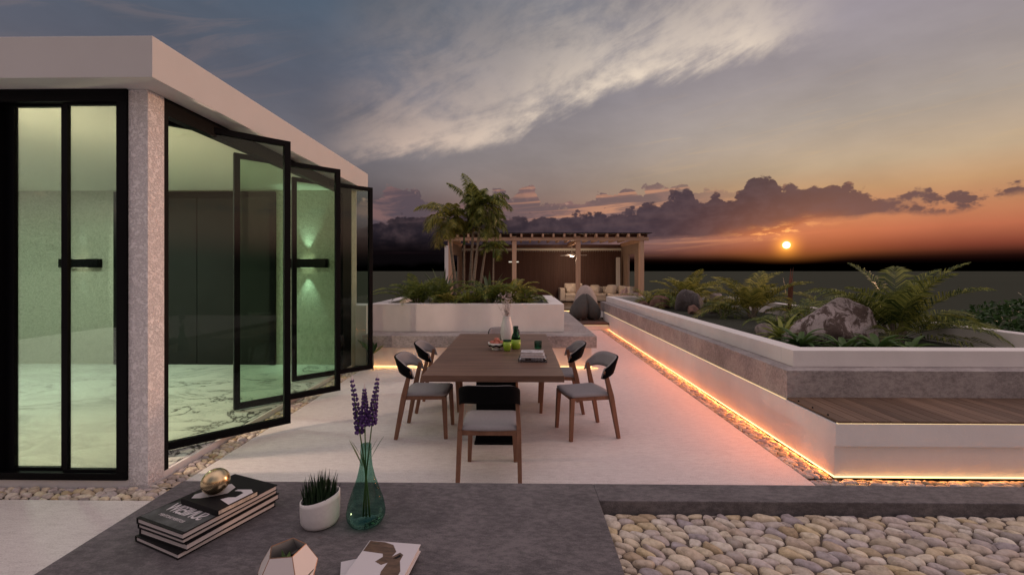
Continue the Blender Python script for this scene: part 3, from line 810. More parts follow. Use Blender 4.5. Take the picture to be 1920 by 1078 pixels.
t = empty('wall_lamp', (-0.215, YQ - 0.01, 2.06), 0, 'slim white bar lamp on the dark slatted wall of the pavilion', 'wall lamp')
MB().box(-0.24, -0.07, -0.03, 0.24, -0.001, 0.03).build('housing', M_white, t, bevel=0.003)
MB().box(-0.22, -0.074, -0.022, 0.22, -0.0705, 0.022).build('diffuser', emis('bar_glow', (1, 0.9, 0.75), 0.8), t)
t = empty('ceiling_fan', (2.20, 18.0, 2.30), 0, 'white ceiling fan hanging from the pavilion rafters behind the middle post', 'ceiling fan')
MB().tube([(0, 0, 0.05), (0, 0, 0.64)], 0.014, 8).build('rod', M_cer, t)
MB().lathe([(0.02, 0.10), (0.10, 0.06), (0.12, 0.0), (0.09, -0.06), (0.0, -0.08)], 24).build('hub', M_cer, t, smooth=True)
for k in range(3):
    a = R(8 + 120 * k); Mx = Matrix.Rotation(a, 4, 'Z')
    MB().box(0.10, -0.06, -0.006, 0.62, 0.06, 0.004, Mx).build('blade', M_cer, t)
# warm lamp glow under the pavilion roof (fan light)
fl_ = bpy.data.lights.new('fan_light', 'POINT'); fl_.energy = 48; fl_.color = (1.0, 0.72, 0.5); fl_.shadow_soft_size = 0.12
fo = bpy.data.objects.new('fan_light', fl_); C.objects.link(fo); fo.parent = t; fo.location = (0, 0, -0.22)

# sofa
sf = empty('corner_sofa', (1.80, 18.9, 0.30), 0, 'long cream corner sofa with loose back cushions under the pavilion', 'sofa')
MB().box(0, 0, 0.05, 0.22, 0.95, 0.60).build('arm', M_sofa, sf, bevel=0.03)
MB().box(0.225, 0.0, 0.05, 2.9, 0.95, 0.22).box(2.0, -2.0, 0.05, 2.88, -0.002, 0.22).build('base', M_sofa, sf, bevel=0.02)
MB().box(0.0, 0.70, 0.06, 2.88, 0.98, 0.50).box(2.65, -2.0, 0.06, 2.90, 0.69, 0.50).build('back', M_sofa, sf, bevel=0.03)
for x in (0.23, 1.12): MB().box(x, 0.02, 0.225, x + 0.87, 0.74, 0.38).build('seat_cushion', M_sofa, sf, bevel=0.04, seg=3)
for y in (-1.98, -0.98): MB().box(2.02, y, 0.225, 2.70, y + 0.96, 0.38).build('seat_cushion', M_sofa, sf, bevel=0.04, seg=3)
for x, w, h in ((0.24, 0.80, 0.80), (1.06, 0.86, 0.66), (1.94, 0.8, 0.66)):
    MB().box(x, 0.52, 0.385, x + w, 0.72, h).build('back_cushion', M_sofa, sf, bevel=0.05, seg=3)
for y in (-1.95, -1.0): MB().box(2.48, y, 0.385, 2.66, y + 0.9, 0.72).build('back_cushion', M_sofa, sf, bevel=0.05, seg=3)


def pillow(loc, rot, s, m, label):
    V, F = IC3
    mb = MB(); vs = []
    for q in V:
        e = 0.55
        x = math.copysign(abs(q.x) ** e, q.x); y_ = math.copysign(abs(q.y) ** e, q.y)
        k = max(0.0, 1 - max(abs(x), abs(y_)) ** 3)
        vs.append((x * s / 2, y_ * s / 2, q.z * 0.16 * s / 0.45 * (0.35 + 0.65 * k)))
    o = mb.add(vs, F).build('throw_pillow', m, smooth=True); o.location = loc; o.rotation_euler = rot
    return tag(o, label, 'pillow', 'loose pillows on the corner sofa')
pillow((2.28, 19.30, 0.86), (R(60), 0, R(25)), 0.42, M_sofa, 'cream pillow leaning beside the left arm of the corner sofa')
pillow((3.35, 19.30, 0.84), (R(55), 0, R(-20)), 0.46, M_sofa, 'cream pillow lying in the middle of the long sofa back')
pillow((4.00, 18.95, 0.84), (R(55), 0, R(-40)), 0.50, M_sofa, 'large cream pillow slumped in the corner of the sofa')
th_ = MB(); n = 14
for j in range(2):
    for i in range(n):
        u = i / (n - 1); th_.v.append((4.05 + j * 0.75, 17.05 + 0.1 * j + 0.02 * math.sin(i * 2.1), 0.3 + 0.75 * u))
vs = []; fs = []
nx, ny = 18, 14
for j in range(ny):
    for i in range(nx):
        u, v = i / (nx - 1), j / (ny - 1)
        vs.append((3.95 + 0.80 * u + 0.05 * math.sin(v * 9), 17.3 - 0.28 * (1 - v) + 0.035 * math.sin(u * 30 + v * 3), 0.52 + 0.50 * v * (0.6 + 0.4 * math.sin(u * 3.1))))
for j in range(ny - 1):
    for i in range(nx - 1): a = j * nx + i; fs.append((a, a + 1, a + nx + 1, a + nx))
tag(MB().add(vs, fs).build('throw_blanket', M_throw, smooth=True, solid=0.02), 'rose coloured blanket draped over the near end of the corner sofa', 'blanket')


def beanbag(loc, w, h, lean, m, label, rz=0, sy=1.0, prof=None):
    t = empty('bean_bag', loc, rz, label, 'bean bag', 'bean bags on the wooden step')
    prof = prof or [(0.0, 0.0), (0.22, 0.004), (0.36, 0.03), (0.46, 0.12), (0.50, 0.27), (0.48, 0.42), (0.42, 0.58), (0.33, 0.74), (0.22, 0.88), (0.12, 0.96), (0.05, 0.995), (0.0, 1.0)]
    n = 40; mb = MB(); vs = []
    for r_, z in prof:
        for k in range(n):
            a = 2 * math.pi * k / n
            q = Vector((math.cos(a), math.sin(a), z * 2))
            d = 1 + 0.05 * mnoise.noise(q * 1.7 + Vector(loc)) + 0.02 * math.cos(6 * a)
            vs.append((r_ * w * math.cos(a) * d + lean[0] * z ** 2, r_ * w * sy * math.sin(a) * d + lean[1] * z ** 2, z * h))
    fs = []
    for i in range(len(prof) - 1):
        for k in range(n): k2 = (k + 1) % n; fs.append((i * n + k, i * n + k2, (i + 1) * n + k2, (i + 1) * n + k))
    mb.add(vs, fs).build('body', m, t, smooth=True, sub=1)
    k_ = MB().lathe([(0.012, 0.0), (0.05, 0.012), (0.035, 0.03), (0.05, 0.05), (0.0, 0.05)], 10, 0.02, -w * sy * 0.42)
    k_.build('knot', m, t, smooth=True)
beanbag((1.80, 13.10, 0.20), 0.58, 0.77, (0.17, 0.06), M_bag, 'charcoal bean bag standing left of its twin on the wooden step', 0.0, 1.2)
beanbag((2.24, 13.12, 0.20), 0.48, 0.77, (-0.19, 0.06), M_bag, 'charcoal bean bag standing right of its twin, against the planter ledge', 0.0, 1.2)
beanbag((2.14, 14.0, 0.20), 0.78, 1.0, (0.0, 0.0), M_bag2, 'taupe bean bag rising behind the two charcoal ones', 0.0, 1.0,
        [(0.0, 0.0), (0.3, 0.004), (0.44, 0.05), (0.5, 0.18), (0.5, 0.35), (0.46, 0.52), (0.40, 0.68), (0.31, 0.83), (0.20, 0.94), (0.09, 0.99), (0.0, 1.0)])

# ------------------------------------------------------------------ dining set
tb = empty('dining_table', (-0.22, 5.01, 0), 0, 'long brown wooden dining table on a black pedestal', 'table')
TT = MB(); y = -1.25
MB().box(-0.615, -1.25, 0.694, 0.615, 1.25, 0.75).build('table_top', M_table, tb, bevel=0.003)
MB().box(-0.185, -0.82, 0.02, 0.185, -0.76, 0.693).box(-0.185, 0.76, 0.02, 0.185, 0.82, 0.693).box(-0.03, -0.76, 0.30, 0.03, 0.76, 0.693).box(-0.20, -0.86, 0.0, 0.20, 0.86, 0.02).build('pedestal', M_shell, tb)


def copy_tree(o, parent=None):
    c = o.copy(); C.objects.link(c); c.parent = parent
    for ch in list(o.children): copy_tree(ch, c)
    return c


def make_chair():
    t = empty('dining_chair')
    for sx in (-1, 1):
        MB().bar((sx * 0.200, 0.225, 0), (sx * 0.185, 0.205, 0.415), 0.032, 0.034, 0.042, 0.046).build('leg', M_leg, t, bevel=0.004)
        rl = MB()
        rl.bar((sx * 0.237, -0.262, 0), (sx * 0.228, -0.185, 0.42), 0.031, 0.036, 0.036, 0.052)
        rl.bar((sx * 0.228, -0.185, 0.42), (sx * 0.214, -0.128, 0.665), 0.036, 0.052, 0.028, 0.036)
        rl.build('leg', M_leg, t, bevel=0.004)
    rails = MB()
    rails.box(-0.185, 0.190, 0.385, 0.185, 0.215, 0.425); rails.box(-0.213, -0.205, 0.385, 0.213, -0.178, 0.425)
    for sx in (-1, 1): rails.bar((sx * 0.220, -0.185, 0.405), (sx * 0.188, 0.200, 0.405), 0.022, 0.040, 0.022, 0.040)
    rails.build('seat_rail', M_leg, t, bevel=0.003)
    # seat pad: rounded trapezoid, slightly dished
    vs, fs = [], []; nx, ny = 12, 12
    def sp_(u, v, z):
        w = 0.218 + (0.232 - 0.218) * (1 - v); x_ = (u * 2 - 1) * w; y_ = -0.20 + v * 0.445
        if v > 0.8: y_ -= 0.03 * (abs(u * 2 - 1) ** 4) * ((v - 0.8) / 0.2)
        if v < 0.15: y_ += -0.02 * (1 - (u * 2 - 1) ** 2) * ((0.15 - v) / 0.15)
        return (x_, y_, z)
    for j in range(ny + 1):
        for i in range(nx + 1):
            u, v = i / nx, j / ny; e = min(u, 1 - u, v, 1 - v)
            zt = 0.452 - 0.010 * math.sin(math.pi * v) * math.sin(math.pi * u) - 0.016 * max(0, 1 - e / 0.09) ** 2
            vs.append(sp_(u, v, zt))
    for j in range(ny):
        for i in range(nx): a = j * (nx + 1) + i; fs.append((a, a + 1, a + nx + 2, a + nx + 1))
    seat = MB().add(vs, fs); b = len(vs)
    ring = [i for i in range(nx + 1)] + [(j + 1) * (nx + 1) - 1 for j in range(1, ny + 1)] + [ny * (nx + 1) + i for i in range(nx - 1, -1, -1)] + [j * (nx + 1) for j in range(ny - 1, 0, -1)]
    for k in ring: x_, y_, z_ = vs[k]; seat.v.append((x_ * 0.985, y_ * 0.985, 0.424))
    m_ = len(ring)
    for k in range(m_): k2 = (k + 1) % m_; seat.f.append((ring[k], b + k, b + k2, ring[k2]))
    seat.f.append(tuple(b + k for k in range(m_))[::-1])
    seat.build('seat', M_seat, t, smooth='r')
    # curved back shell (outer black, inner grey)
    def shell(off, zsh, inner):
        P_ = []; n = 28
        for i in range(n + 1):
            s_ = -1 + 2 * i / n; a = abs(s_)
            # plan: flat arc from post to post
            th_a = a * math.pi / 2
            x_ = math.copysign((0.242 + off) * math.sin(th_a) ** 0.86 - 0.012 * a ** 8, s_)
            yb = -0.272 - off + 0.150 * (1 - math.cos(th_a) ** 0.75)
            lo = 0.650 - 0.060 * a ** 3; hi = 0.792 - 0.110 * a ** 4
            if inner: lo += 0.001; hi += 0.002
            P_.append((x_, yb, lo, hi))
        return P_
    o_, i_ = shell(0.004, 0, False), shell(-0.012, 0, False)
    def strip(Pq, lean):
        vs = []
        for x_, y_, lo, hi in Pq:
            for k in range(5):
                u = k / 4; z = lo + (hi - lo) * u
                vs.append((x_, y_ - (z - 0.64) * lean, z))
        return vs
    so, si = strip(o_, 0.34), strip(i_, 0.34); n = len(o_); mb = MB()
    fs = []
    for i in range(n - 1):
        for k in range(4): a = i * 5 + k; fs.append((a, a + 5, a + 6, a + 1))
    outer = MB().add(so, fs)
    # rims joining to the inner face
    b = len(so); outer.v += si
    for i in range(n - 1):
        a = i * 5
        outer.f.append((a, b + a, b + a + 5, a + 5)); outer.f.append((a + 4, a + 9, b + a + 9, b + a + 4))
    for k in range(4):
        outer.f.append((k, k + 1, b + k + 1, b + k)); e = (n - 1) * 5 + k; outer.f.append((e, b + e, b + e + 1, e + 1))
    outer.build('back_shell', M_shell, t, smooth='r')
    sj = strip(shell(-0.012, 0, True), 0.34); sk = strip(shell(-0.022, 0, True), 0.34)
    pad = MB().add(sk, [f[::-1] for f in fs]); b = len(sk); pad.v += sj
    for i in range(n - 1):
        a = i * 5
        pad.f.append((a, a + 5, b + a + 5, b + a)); pad.f.append((a + 4, b + a + 4, b + a + 9, a + 9))
    for k in range(4):
        pad.f.append((k, b + k, b + k + 1, k + 1)); e = (n - 1) * 5 + k; pad.f.append((e, e + 1, b + e + 1, b + e))
    pad.build('back_pad', M_seat, t, smooth='r')
    return t


ch0 = make_chair()
for i, (x, y, rz, lb) in enumerate((
    (-0.224, 3.565, 0, 'chair at the near end of the table, its black back towards the viewer'),
    (-0.22, 6.40, 180, 'chair at the far end of the table, only its back showing over the top'),
    (-0.935, 4.50, -91, 'near chair on the left side of the table'),
    (-0.93, 5.30, -88, 'far chair on the left side of the table, behind the near one'),
    (0.674, 4.493, 105, 'near chair on the right side of the table, turned slightly outward'),
    (0.486, 5.285, 90, 'far chair on the right side of the table, pushed under its edge'))):
    o = ch0 if i == 0 else copy_tree(ch0)
    o.location = (x, y, 0); o.rotation_euler = (0, 0, R(rz))
    tag(o, lb, 'chair', 'chairs around the dining table')

# things on the table (top at 0.75)
ZT = 0.7505
bw_ = empty('fruit_bowl', (-0.25, 5.02, ZT), 0, 'footed white bowl with a black wavy band, holding fruit', 'bowl')
MB().lathe([(0.055, 0), (0.058, 0.006), (0.05, 0.018), (0.075, 0.030), (0.094, 0.055), (0.099, 0.08), (0.094, 0.08), (0.088, 0.058), (0.068, 0.036), (0.0, 0.03)], 40).build('body', M_cer, bw_, smooth=True)
mb = MB(); n = 60
for k in range(n):
    a = 2 * math.pi * k / n; w = 0.006 * math.cos(8 * a)
    mb.v += [(0.0895 * math.cos(a), 0.0895 * math.sin(a), 0.040 + w), (0.0985 * math.cos(a), 0.0985 * math.sin(a), 0.058 + w)]
for k in range(n): a = 2 * k; b = 2 * ((k + 1) % n); mb.f.append((a, b, b + 1, a + 1))
mb.build('wavy_band', M_shell, bw_, smooth=True)
lab = ['peach lying at the front of the fruit bowl', 'peach lying at the left of the fruit bowl', 'peach lying at the right of the fruit bowl', 'peach lying at the back of the fruit bowl', 'peach on top of the others in the fruit bowl']
for k, (x, y, z) in enumerate(((0.0, -0.045, 0.072), (-0.05, 0.0, 0.074), (0.048, 0.0, 0.074), (0.0, 0.045, 0.072), (0.0, 0.0, 0.105))):
    o = MB().add([q * 0.032 for q in IC3[0]], IC3[1]).build('peach', M_fruit, smooth=True); o.location = (-0.25 + x, 5.02 + y, ZT + z)
    o.scale = (1.05, 1.05, 0.95); tag(o, lab[k], 'peach', 'peaches in the bowl')
v = empty('vase', (-0.143, 5.38, ZT), 0, 'tall white vase with dried twigs on the dining table', 'vase')
MB().lathe([(0.045, 0), (0.058, 0.01), (0.074, 0.08), (0.078, 0.14), (0.070, 0.22), (0.052, 0.30), (0.046, 0.335), (0.048, 0.345), (0.042, 0.345), (0.040, 0.33), (0.03, 0.2), (0.0, 0.19)], 36).build('body', M_cer, v, smooth=True)
tw = empty('dried_twigs', (-0.143, 5.38, ZT + 0.2), 0, 'bunch of dried budding twigs in the tall white vase', 'dried twigs')
rnd = random.Random(5); st = MB(); bd = MB()
for k in range(14):
    a = rnd.uniform(0, 6.28); sp2 = rnd.uniform(0.03, 0.12); h = rnd.uniform(0.28, 0.41)
    pts = [(0.01 * math.cos(a), 0.01 * math.sin(a), 0)]
    for i in range(1, 5):
        u = i / 4; pts.append((sp2 * u ** 1.6 * math.cos(a) + rnd.uniform(-.004, .004), sp2 * u ** 1.6 * math.sin(a) + rnd.uniform(-.004, .004), h * u))
    st.tube(pts, [0.0016, 0.0015, 0.0013, 0.001, 0.0008], 5)
    for q in range(16):
        i = rnd.choice((2, 3, 4)); c0 = Vector(pts[i]); e = c0 + Vector((rnd.uniform(-.04, .04), rnd.uniform(-.04, .04), rnd.uniform(0, .05)))
        st.tube([c0, e], [0.0009, 0.0006], 4)
        bd.add([e + w * rnd.uniform(0.0035, 0.006) for w in IC1[0]], IC1[1])
st.build('twig', M_twig, tw); bd.build('buds', M_bud, tw, smooth=True)['kind'] = 'stuff'
c = empty('cup', (-0.126, 4.93, ZT), 0, 'lime green tumbler with a dark glass rim, beside the fruit bowl', 'cup')
MB().lathe([(0.030, 0), (0.038, 0.008), (0.046, 0.05), (0.049, 0.105), (0.045, 0.105), (0.040, 0.05), (0.0, 0.01)], 32).build('body', M_lime, c, smooth=True)
MB().lathe([(0.047, 0.1055), (0.046, 0.122), (0.043, 0.122), (0.044, 0.1055)], 32).build('rim', M_gcup, c, smooth=True)
c = empty('carafe', (-0.030, 5.05, ZT), 0, 'glass carafe, lime green below and bottle green above, in front of the white vase', 'carafe')
MB().lathe([(0.040, 0), (0.050, 0.008), (0.056, 0.05), (0.056, 0.112), (0.052, 0.112), (0.05, 0.05), (0.0, 0.012)], 32).build('lower_body', M_lime, c, smooth=True)
MB().lathe([(0.054, 0.1125), (0.046, 0.15), (0.030, 0.19), (0.024, 0.215), (0.030, 0.262), (0.028, 0.262), (0.021, 0.215), (0.027, 0.19), (0.043, 0.15), (0.051, 0.1125)], 32).build('neck', M_gcup, c, smooth=True)
for x, y, h, lb in ((0.228, 5.08, 0.085, 'dark green glass tumbler standing behind the small books'), (-0.19, 5.62, 0.07, 'dark green glass tumbler standing behind the fruit bowl')):
    o = MB().lathe([(0.036, 0), (0.042, 0.01), (0.044, h), (0.041, h), (0.038, 0.012), (0.0, 0.01)], 28).build('tumbler', M_gcup, smooth=True); o.location = (x, y, ZT)
    tag(o, lb, 'tumbler', 'green glass tumblers on the dining table')
tr = empty('tray', (0.145, 4.40, ZT), R(-3), 'clear crystal tray of black and white pieces under two small books', 'tray')
MB().box(-0.142, -0.09, 0, 0.142, 0.09, 0.006).box(-0.142, -0.09, 0.006, -0.136, 0.09, 0.040).box(0.136, -0.09, 0.006, 0.142, 0.09, 0.040).box(-0.136, -0.09, 0.006, 0.136, -0.084, 0.040).box(-0.136, 0.084, 0.006, 0.136, 0.09, 0.040).build('body', M_crys, tr, bevel=0.002)
mb = MB(); rnd = random.Random(9)
for i in range(9):
    for j in range(5):
        x, y = -0.118 + i * 0.0295, -0.062 + j * 0.031
        mb.add([Vector((x, y, 0.022)) + Vector((w.x * 0.015, w.y * 0.014, w.z * rnd.uniform(0.009, 0.014))) for w in IC2[0]], IC2[1])
m_ = mat('marbled_glass', (0.8, 0.8, 0.8), 0.15); island(m_, tints=[(0, (0.02, 0.02, 0.02)), (0.35, (0.03, 0.03, 0.03)), (0.4, (1, 1, 1)), (1, (1.0, 1.0, 1.0))])
mb.build('glass_pieces', m_, tr, smooth=True)


def book(loc, rz, w, l, h, cover, label, spine='x0', group=None, name='book', extra=None):
    """w along x, l along y; spine side: 'x0' or 'y1'..."""
    t = empty(name, loc, rz, label, 'book', group); c = 0.004
    cv = MB().box(-w / 2, -l / 2, 0, w / 2, l / 2, c).box(-w / 2, -l / 2, h - c, w / 2, l / 2, h)
    if spine == 'x0': cv.box(-w / 2, -l / 2, c, -w / 2 + c, l / 2, h - c)
    elif spine == 'x1': cv.box(w / 2 - c, -l / 2, c, w / 2, l / 2, h - c)
    elif spine == 'y0': cv.box(-w / 2, -l / 2, c, w / 2, -l / 2 + c, h - c)
    else: cv.box(-w / 2, l / 2 - c, c, w / 2, l / 2, h - c)
    cv.build('cover', cover, t, bevel=0.001)
    g_ = 0.005
    MB().box(-w / 2 + (c if spine == 'x0' else g_), -l / 2 + (c if spine == 'y0' else g_), c, w / 2 - (c if spine == 'x1' else g_), l / 2 - (c if spine == 'y1' else g_), h - c).build('pages', M_page, t)
    return t


M_page2 = mat('marbled_pages', (0.66, 0.58, 0.50), 0.8, var=(40, 0.35, (1, 1, 1), 3))
M_covm = mat('mottled_cover', (0.42, 0.40, 0.41), 0.5, var=(24, 0.8, (1, 1, 1), 5))
book((0.145, 4.40, ZT + 0.041), R(-3), 0.235, 0.165, 0.026, M_covw, 'white small book lying under another on the crystal tray', 'x0', 'small books on the dining table')
book((0.140, 4.405, ZT + 0.068), R(-5), 0.225, 0.155, 0.024, M_covm, 'small book with a mottled grey cover on top of the tray stack', 'x0', 'small books on the dining table')

# ------------------------------------------------------------------ things on the foreground stone bench (top at 0.5)
ZS = 0.5005
th0 = R(68.5 - 90)        # long side direction
cx, cy = -1.405, 1.985
hs = (0.024, 0.028, 0.021, 0.026); z = ZS
labs = ('black bound art book at the very bottom of the four book stack', 'black bound art book second from the bottom of the large stack', 'black bound art book just under the titled one in the large stack', 'black art book with a pale mirrored title, topmost of the four large ones')
offs = ((-0.004, -0.006, -1.5), (0.004, 0.010, 1.0), (-0.002, 0.006, 0.4), (0.0, 0.0, 0.0))
for k in range(4):
    ox, oy, da = offs[k]
    bk = book((cx + ox, cy + oy, z), th0 + R(da), 0.30 + 0.006 * (k % 2), 0.435, hs[k], M_cov, labs[k], 'x0', 'large art books stacked on the stone bench')
    z += hs[k] + 0.0006
def blob(name, pts, z, m, parent, zt=0.0006):
    n = len(pts); mb = MB(); mb.v = [(x, y, z) for x, y in pts] + [(x, y, z + zt) for x, y in pts]
    mb.f = [tuple(range(n, 2 * n))] + [(k, (k + 1) % n, n + (k + 1) % n, n + k) for k in range(n)]
    return mb.build(name, m, parent)
hh = hs[3]
blob('cover_picture', [(-0.148, -0.205), (0.148, -0.205), (0.148, 0.02), (0.10, 0.05), (0.05, 0.0), (0.02, -0.03), (-0.02, -0.015), (-0.05, -0.05), (-0.09, -0.03), (-0.148, -0.10)], hh, M_ink2, bk, 0.0004)


def text(s_, loc, size, m, parent, rz=0, sx=1.0, sy=1.0, name='title', ext=0.0003):
    cu = bpy.data.curves.new(name, 'FONT'); cu.body = s_; cu.size = size; cu.extrude = ext; cu.align_x = 'CENTER'; cu.align_y = 'CENTER'; cu.space_character = 0.92
    cu.offset = size * 0.012
    q = bpy.data.objects.new(name, cu); C.objects.link(q); bpy.context.view_layer.update()
    me = bpy.data.meshes.new_from_object(q.evaluated_get(bpy.context.evaluated_depsgraph_get())); bpy.data.objects.remove(q)
    me.materials.clear(); o = bpy.data.objects.new(name, me); C.objects.link(o); o.parent = parent; o.location = loc; o.rotation_euler = (0, 0, rz); o.scale = (sx, sy, 1); me.materials.append(m)
    return o
text('SUNIESIW', (0.0, -0.108, hh + 0.0009), 0.064, M_covw, bk, 0, -0.86, 1.25)
text('ROTNEM SNOTNEM', (-0.01, -0.163, hh + 0.0009), 0.021, M_ink, bk, 0, -0.9, 1.0, 'subtitle')
z4 = z
tb2 = book((-1.365, 1.985, z4), th0 - R(1), 0.255, 0.190, 0.026, M_cov, 'small black book with marbled page edges lying on the large stack', 'y0', 'large art books stacked on the stone bench')
for ch in tb2.children:
    if ch.name.startswith('pages'): ch.data.materials[0] = M_page2
blob('cover_picture', [(-0.105, -0.05), (-0.085, -0.075), (-0.05, -0.06), (-0.01, -0.02), (0.02, 0.02), (0.0, 0.07), (-0.05, 0.085), (-0.08, 0.03)], 0.026, M_ink, tb2, 0.0004)
blob('cover_picture', [(0.045, -0.03), (0.122, -0.045), (0.122, 0.07), (0.09, 0.085), (0.03, 0.06), (0.03, 0.045), (0.06, 0.055), (0.085, 0.05), (0.09, 0.01), (0.06, -0.005)], 0.026, M_covw, tb2, 0.0005)
# brass egg
eg = MB(); Mx = Matrix.Rotation(R(-32), 4, 'Y') @ Matrix.Diagonal((0.060, 0.056, 0.056, 1))
eg.add([Mx @ q for q in IC4[0]], IC4[1]); o = eg.build('brass_egg', M_gold, smooth=True); o.location = (-1.392, 1.990, z4 + 0.0268 + 0.0560)
tag(o, 'shiny brass egg ornament resting on the small black book', 'ornament')

# grass pot
gp = empty('grass_pot', (-0.905, 1.985, ZS), 0, 'white pot with a slanted rim and dark upright grass on the stone bench', 'pot plant')
n = 40; mb = MB(); prof = [(0.060, 0.0), (0.074, 0.006), (0.082, 0.022), (0.0845, 0.06), (0.085, 0.105), (0.085, 0.125), (0.079, 0.125), (0.079, 0.105), (0.077, 0.06)]
for r_, z in prof:
    for k in range(n):
        a = 2 * math.pi * k / n; s1 = (z / 0.125) ** 2
        mb.v.append((r_ * math.cos(a), r_ * math.sin(a), z + s1 * 0.018 * math.cos(a)))
for i in range(len(prof) - 1):
    for k in range(n): k2 = (k + 1) % n; mb.f.append((i * n + k, i * n + k2, (i + 1) * n + k2, (i + 1) * n + k))
mb.f.append(tuple(range(n))[::-1])
mb.build('pot', M_cer, gp, smooth=True)
MB().lathe([(0.078, 0.09), (0.0, 0.094)], 24).build('soil', M_soil, gp)
mb = MB(); rnd = random.Random(3)
for k in range(230):
    a = rnd.uniform(0, 6.28); r_ = 0.072 * math.sqrt(rnd.random()); x, y = r_ * math.cos(a), r_ * math.sin(a)
    h = rnd.uniform(0.075, 0.155) * (1 - 0.25 * (r_ / 0.072) ** 2); lx, ly = x * 0.22 + rnd.uniform(-.01, .01), y * 0.22 + rnd.uniform(-.01, .01); ta = rnd.uniform(0, 3.14); wx, wy = 0.0026 * math.cos(ta), 0.0026 * math.sin(ta)
    z0 = 0.092
    mb.add([(x - wx, y - wy, z0), (x + wx, y + wy, z0), (x + wx + lx * .4, y + wy + ly * .4, z0 + h * .6), (x - wx + lx * .4, y - wy + ly * .4, z0 + h * .6), (x + lx, y + ly, z0 + h)], [(0, 1, 2, 3), (3, 2, 4)])
mb.build('grass_blades', M_blade, gp)

# flask vase with lupines
fv = empty('flask_vase', (-0.695, 1.985, ZS), 0, 'teal green glass flask vase holding three purple lupines', 'vase')
pr = [(0.0, 0.002), (0.055, 0.002), (0.072, 0.012), (0.084, 0.035), (0.086, 0.055), (0.078, 0.10), (0.060, 0.155), (0.040, 0.21), (0.029, 0.26), (0.0245, 0.30), (0.0235, 0.36)]
MB().lathe(pr, 48).build('body', M_gvase, fv, smooth=True)
lu = empty('lupine_bunch', (-0.695, 1.985, ZS + 0.03), 0, 'three purple lupine stems standing in the teal flask vase', 'flowers')
rnd = random.Random(8)
for k, (tx, ty, h) in enumerate(((0.052, 0.0, 0.625), (-0.068, 0.01, 0.615), (-0.004, -0.01, 0.580))):
    bx = -tx * 0.25; pts = []
    for i in range(9):
        u = i / 8; pts.append((bx + (tx - bx) * u ** 1.3 if True else 0, ty * u, h * u * 0.97))
    sm_ = MB().tube(pts, [0.0042 * (1 - 0.5 * i / 8) for i in range(9)], 7).build('stem', M_stem, lu, smooth=True)
    fl_m = MB(); hb = 0.425 if k != 1 else 0.385; steps = 12
    for j in range(steps):
        u = j / (steps - 1); z = hb + (h - hb) * u; t_ = z / h
        x0 = bx + (tx - bx) * t_ ** 1.3; y0 = ty * t_; rr_ = 0.017 * (1 - 0.72 * u ** 1.3) + 0.001
        nf = 7
        for q in range(nf):
            a = 2 * math.pi * (q + 0.5 * (j % 2)) / nf + rnd.uniform(-.2, .2); s1 = 0.0082 * (1 - 0.45 * u)
            ce = Vector((x0 + rr_ * math.cos(a), y0 + rr_ * math.sin(a), z + rnd.uniform(-.003, .003)))
            fl_m.add([ce + Vector((w.x * s1, w.y * s1, w.z * s1 * 1.25)) for w in IC1[0]], IC1[1])
    fl_m.build('flower_spike', M_lup, lu, smooth=True)
    tp = MB().tube([(tx, ty, h * 0.985), (tx, ty, h + 0.03)], [0.006, 0.001], 6); tp.build('bud_tip', M_bud, lu)
mb = MB()
for a, l, z in ((2.8, 0.13, 0.23), (0.3, 0.12, 0.26), (3.5, 0.10, 0.27), (-0.4, 0.09, 0.29), (2.2, 0.08, 0.22)):
    dxy = Vector((math.cos(a), math.sin(a) * 0.5, 0))
    for i in range(4):
        u0, u1 = i / 4, (i + 1) / 4
        def pt(u): return Vector((0, 0, z)) + dxy * (0.02 + l * 0.55 * u) + Vector((0, 0, l * (1.1 * u - 0.2 * u * u)))
        def wd(u): return 0.007 * math.sin(math.pi * min(1, 0.15 + u * 0.85))
        s_ = Vector((-dxy.y, dxy.x, 0.0)) + Vector((0, 0, 0.3))
        p0, p1 = pt(u0), pt(u1); mb.add([p0 - s_ * wd(u0), p0 + s_ * wd(u0), p1 + s_ * wd(u1), p1 - s_ * wd(u1)], [(0, 1, 2, 3)])
mb.build('leaves', M_stem, lu)

# faceted planter
gq = empty('faceted_planter', (-0.825, 1.545, ZS), 0, 'pale faceted planter with copper edges and a small succulent on the stone bench', 'planter pot')
n = 5; ea = 0.073; zs_ = 1.0; rot = 8
def ring(r_, z, a0): return [(r_ * ea * math.cos(R(72 * k + a0 + rot)), r_ * ea * math.sin(R(72 * k + a0 + rot)), (z + 1.1135) * ea * zs_) for k in range(n)]
V_ = ring(0.851, 1.1135, 18) + ring(1.376, 0.2629, 18) + ring(1.376, -0.2629, 54) + ring(0.851, -1.1135, 54)
Fq = [(15, 19, 18, 17, 16)]; ed = []
for k in range(n):
    k2 = (k + 1) % n
    Fq.append((k, k2, 5 + k2, 10 + k, 5 + k)); Fq.append((15 + k, 15 + k2, 10 + k2, 5 + k2, 10 + k))
    ed += [(k, k2), (k, 5 + k), (5 + k, 10 + k), (10 + k, 5 + k2), (10 + k, 15 + k), (15 + k, 15 + k2)]
MB().add(V_, Fq).build('body', M_cerp, gq, solid=0.003)
mb = MB()
for a, b_ in ed: mb.tube([V_[a], V_[b_]], 0.0018, 6)
mb.build('edges', M_copper, gq)
MB().lathe([(0.095, 0.085), (0.0, 0.088)], 20).build('soil', M_soil, gq)
mb = MB()
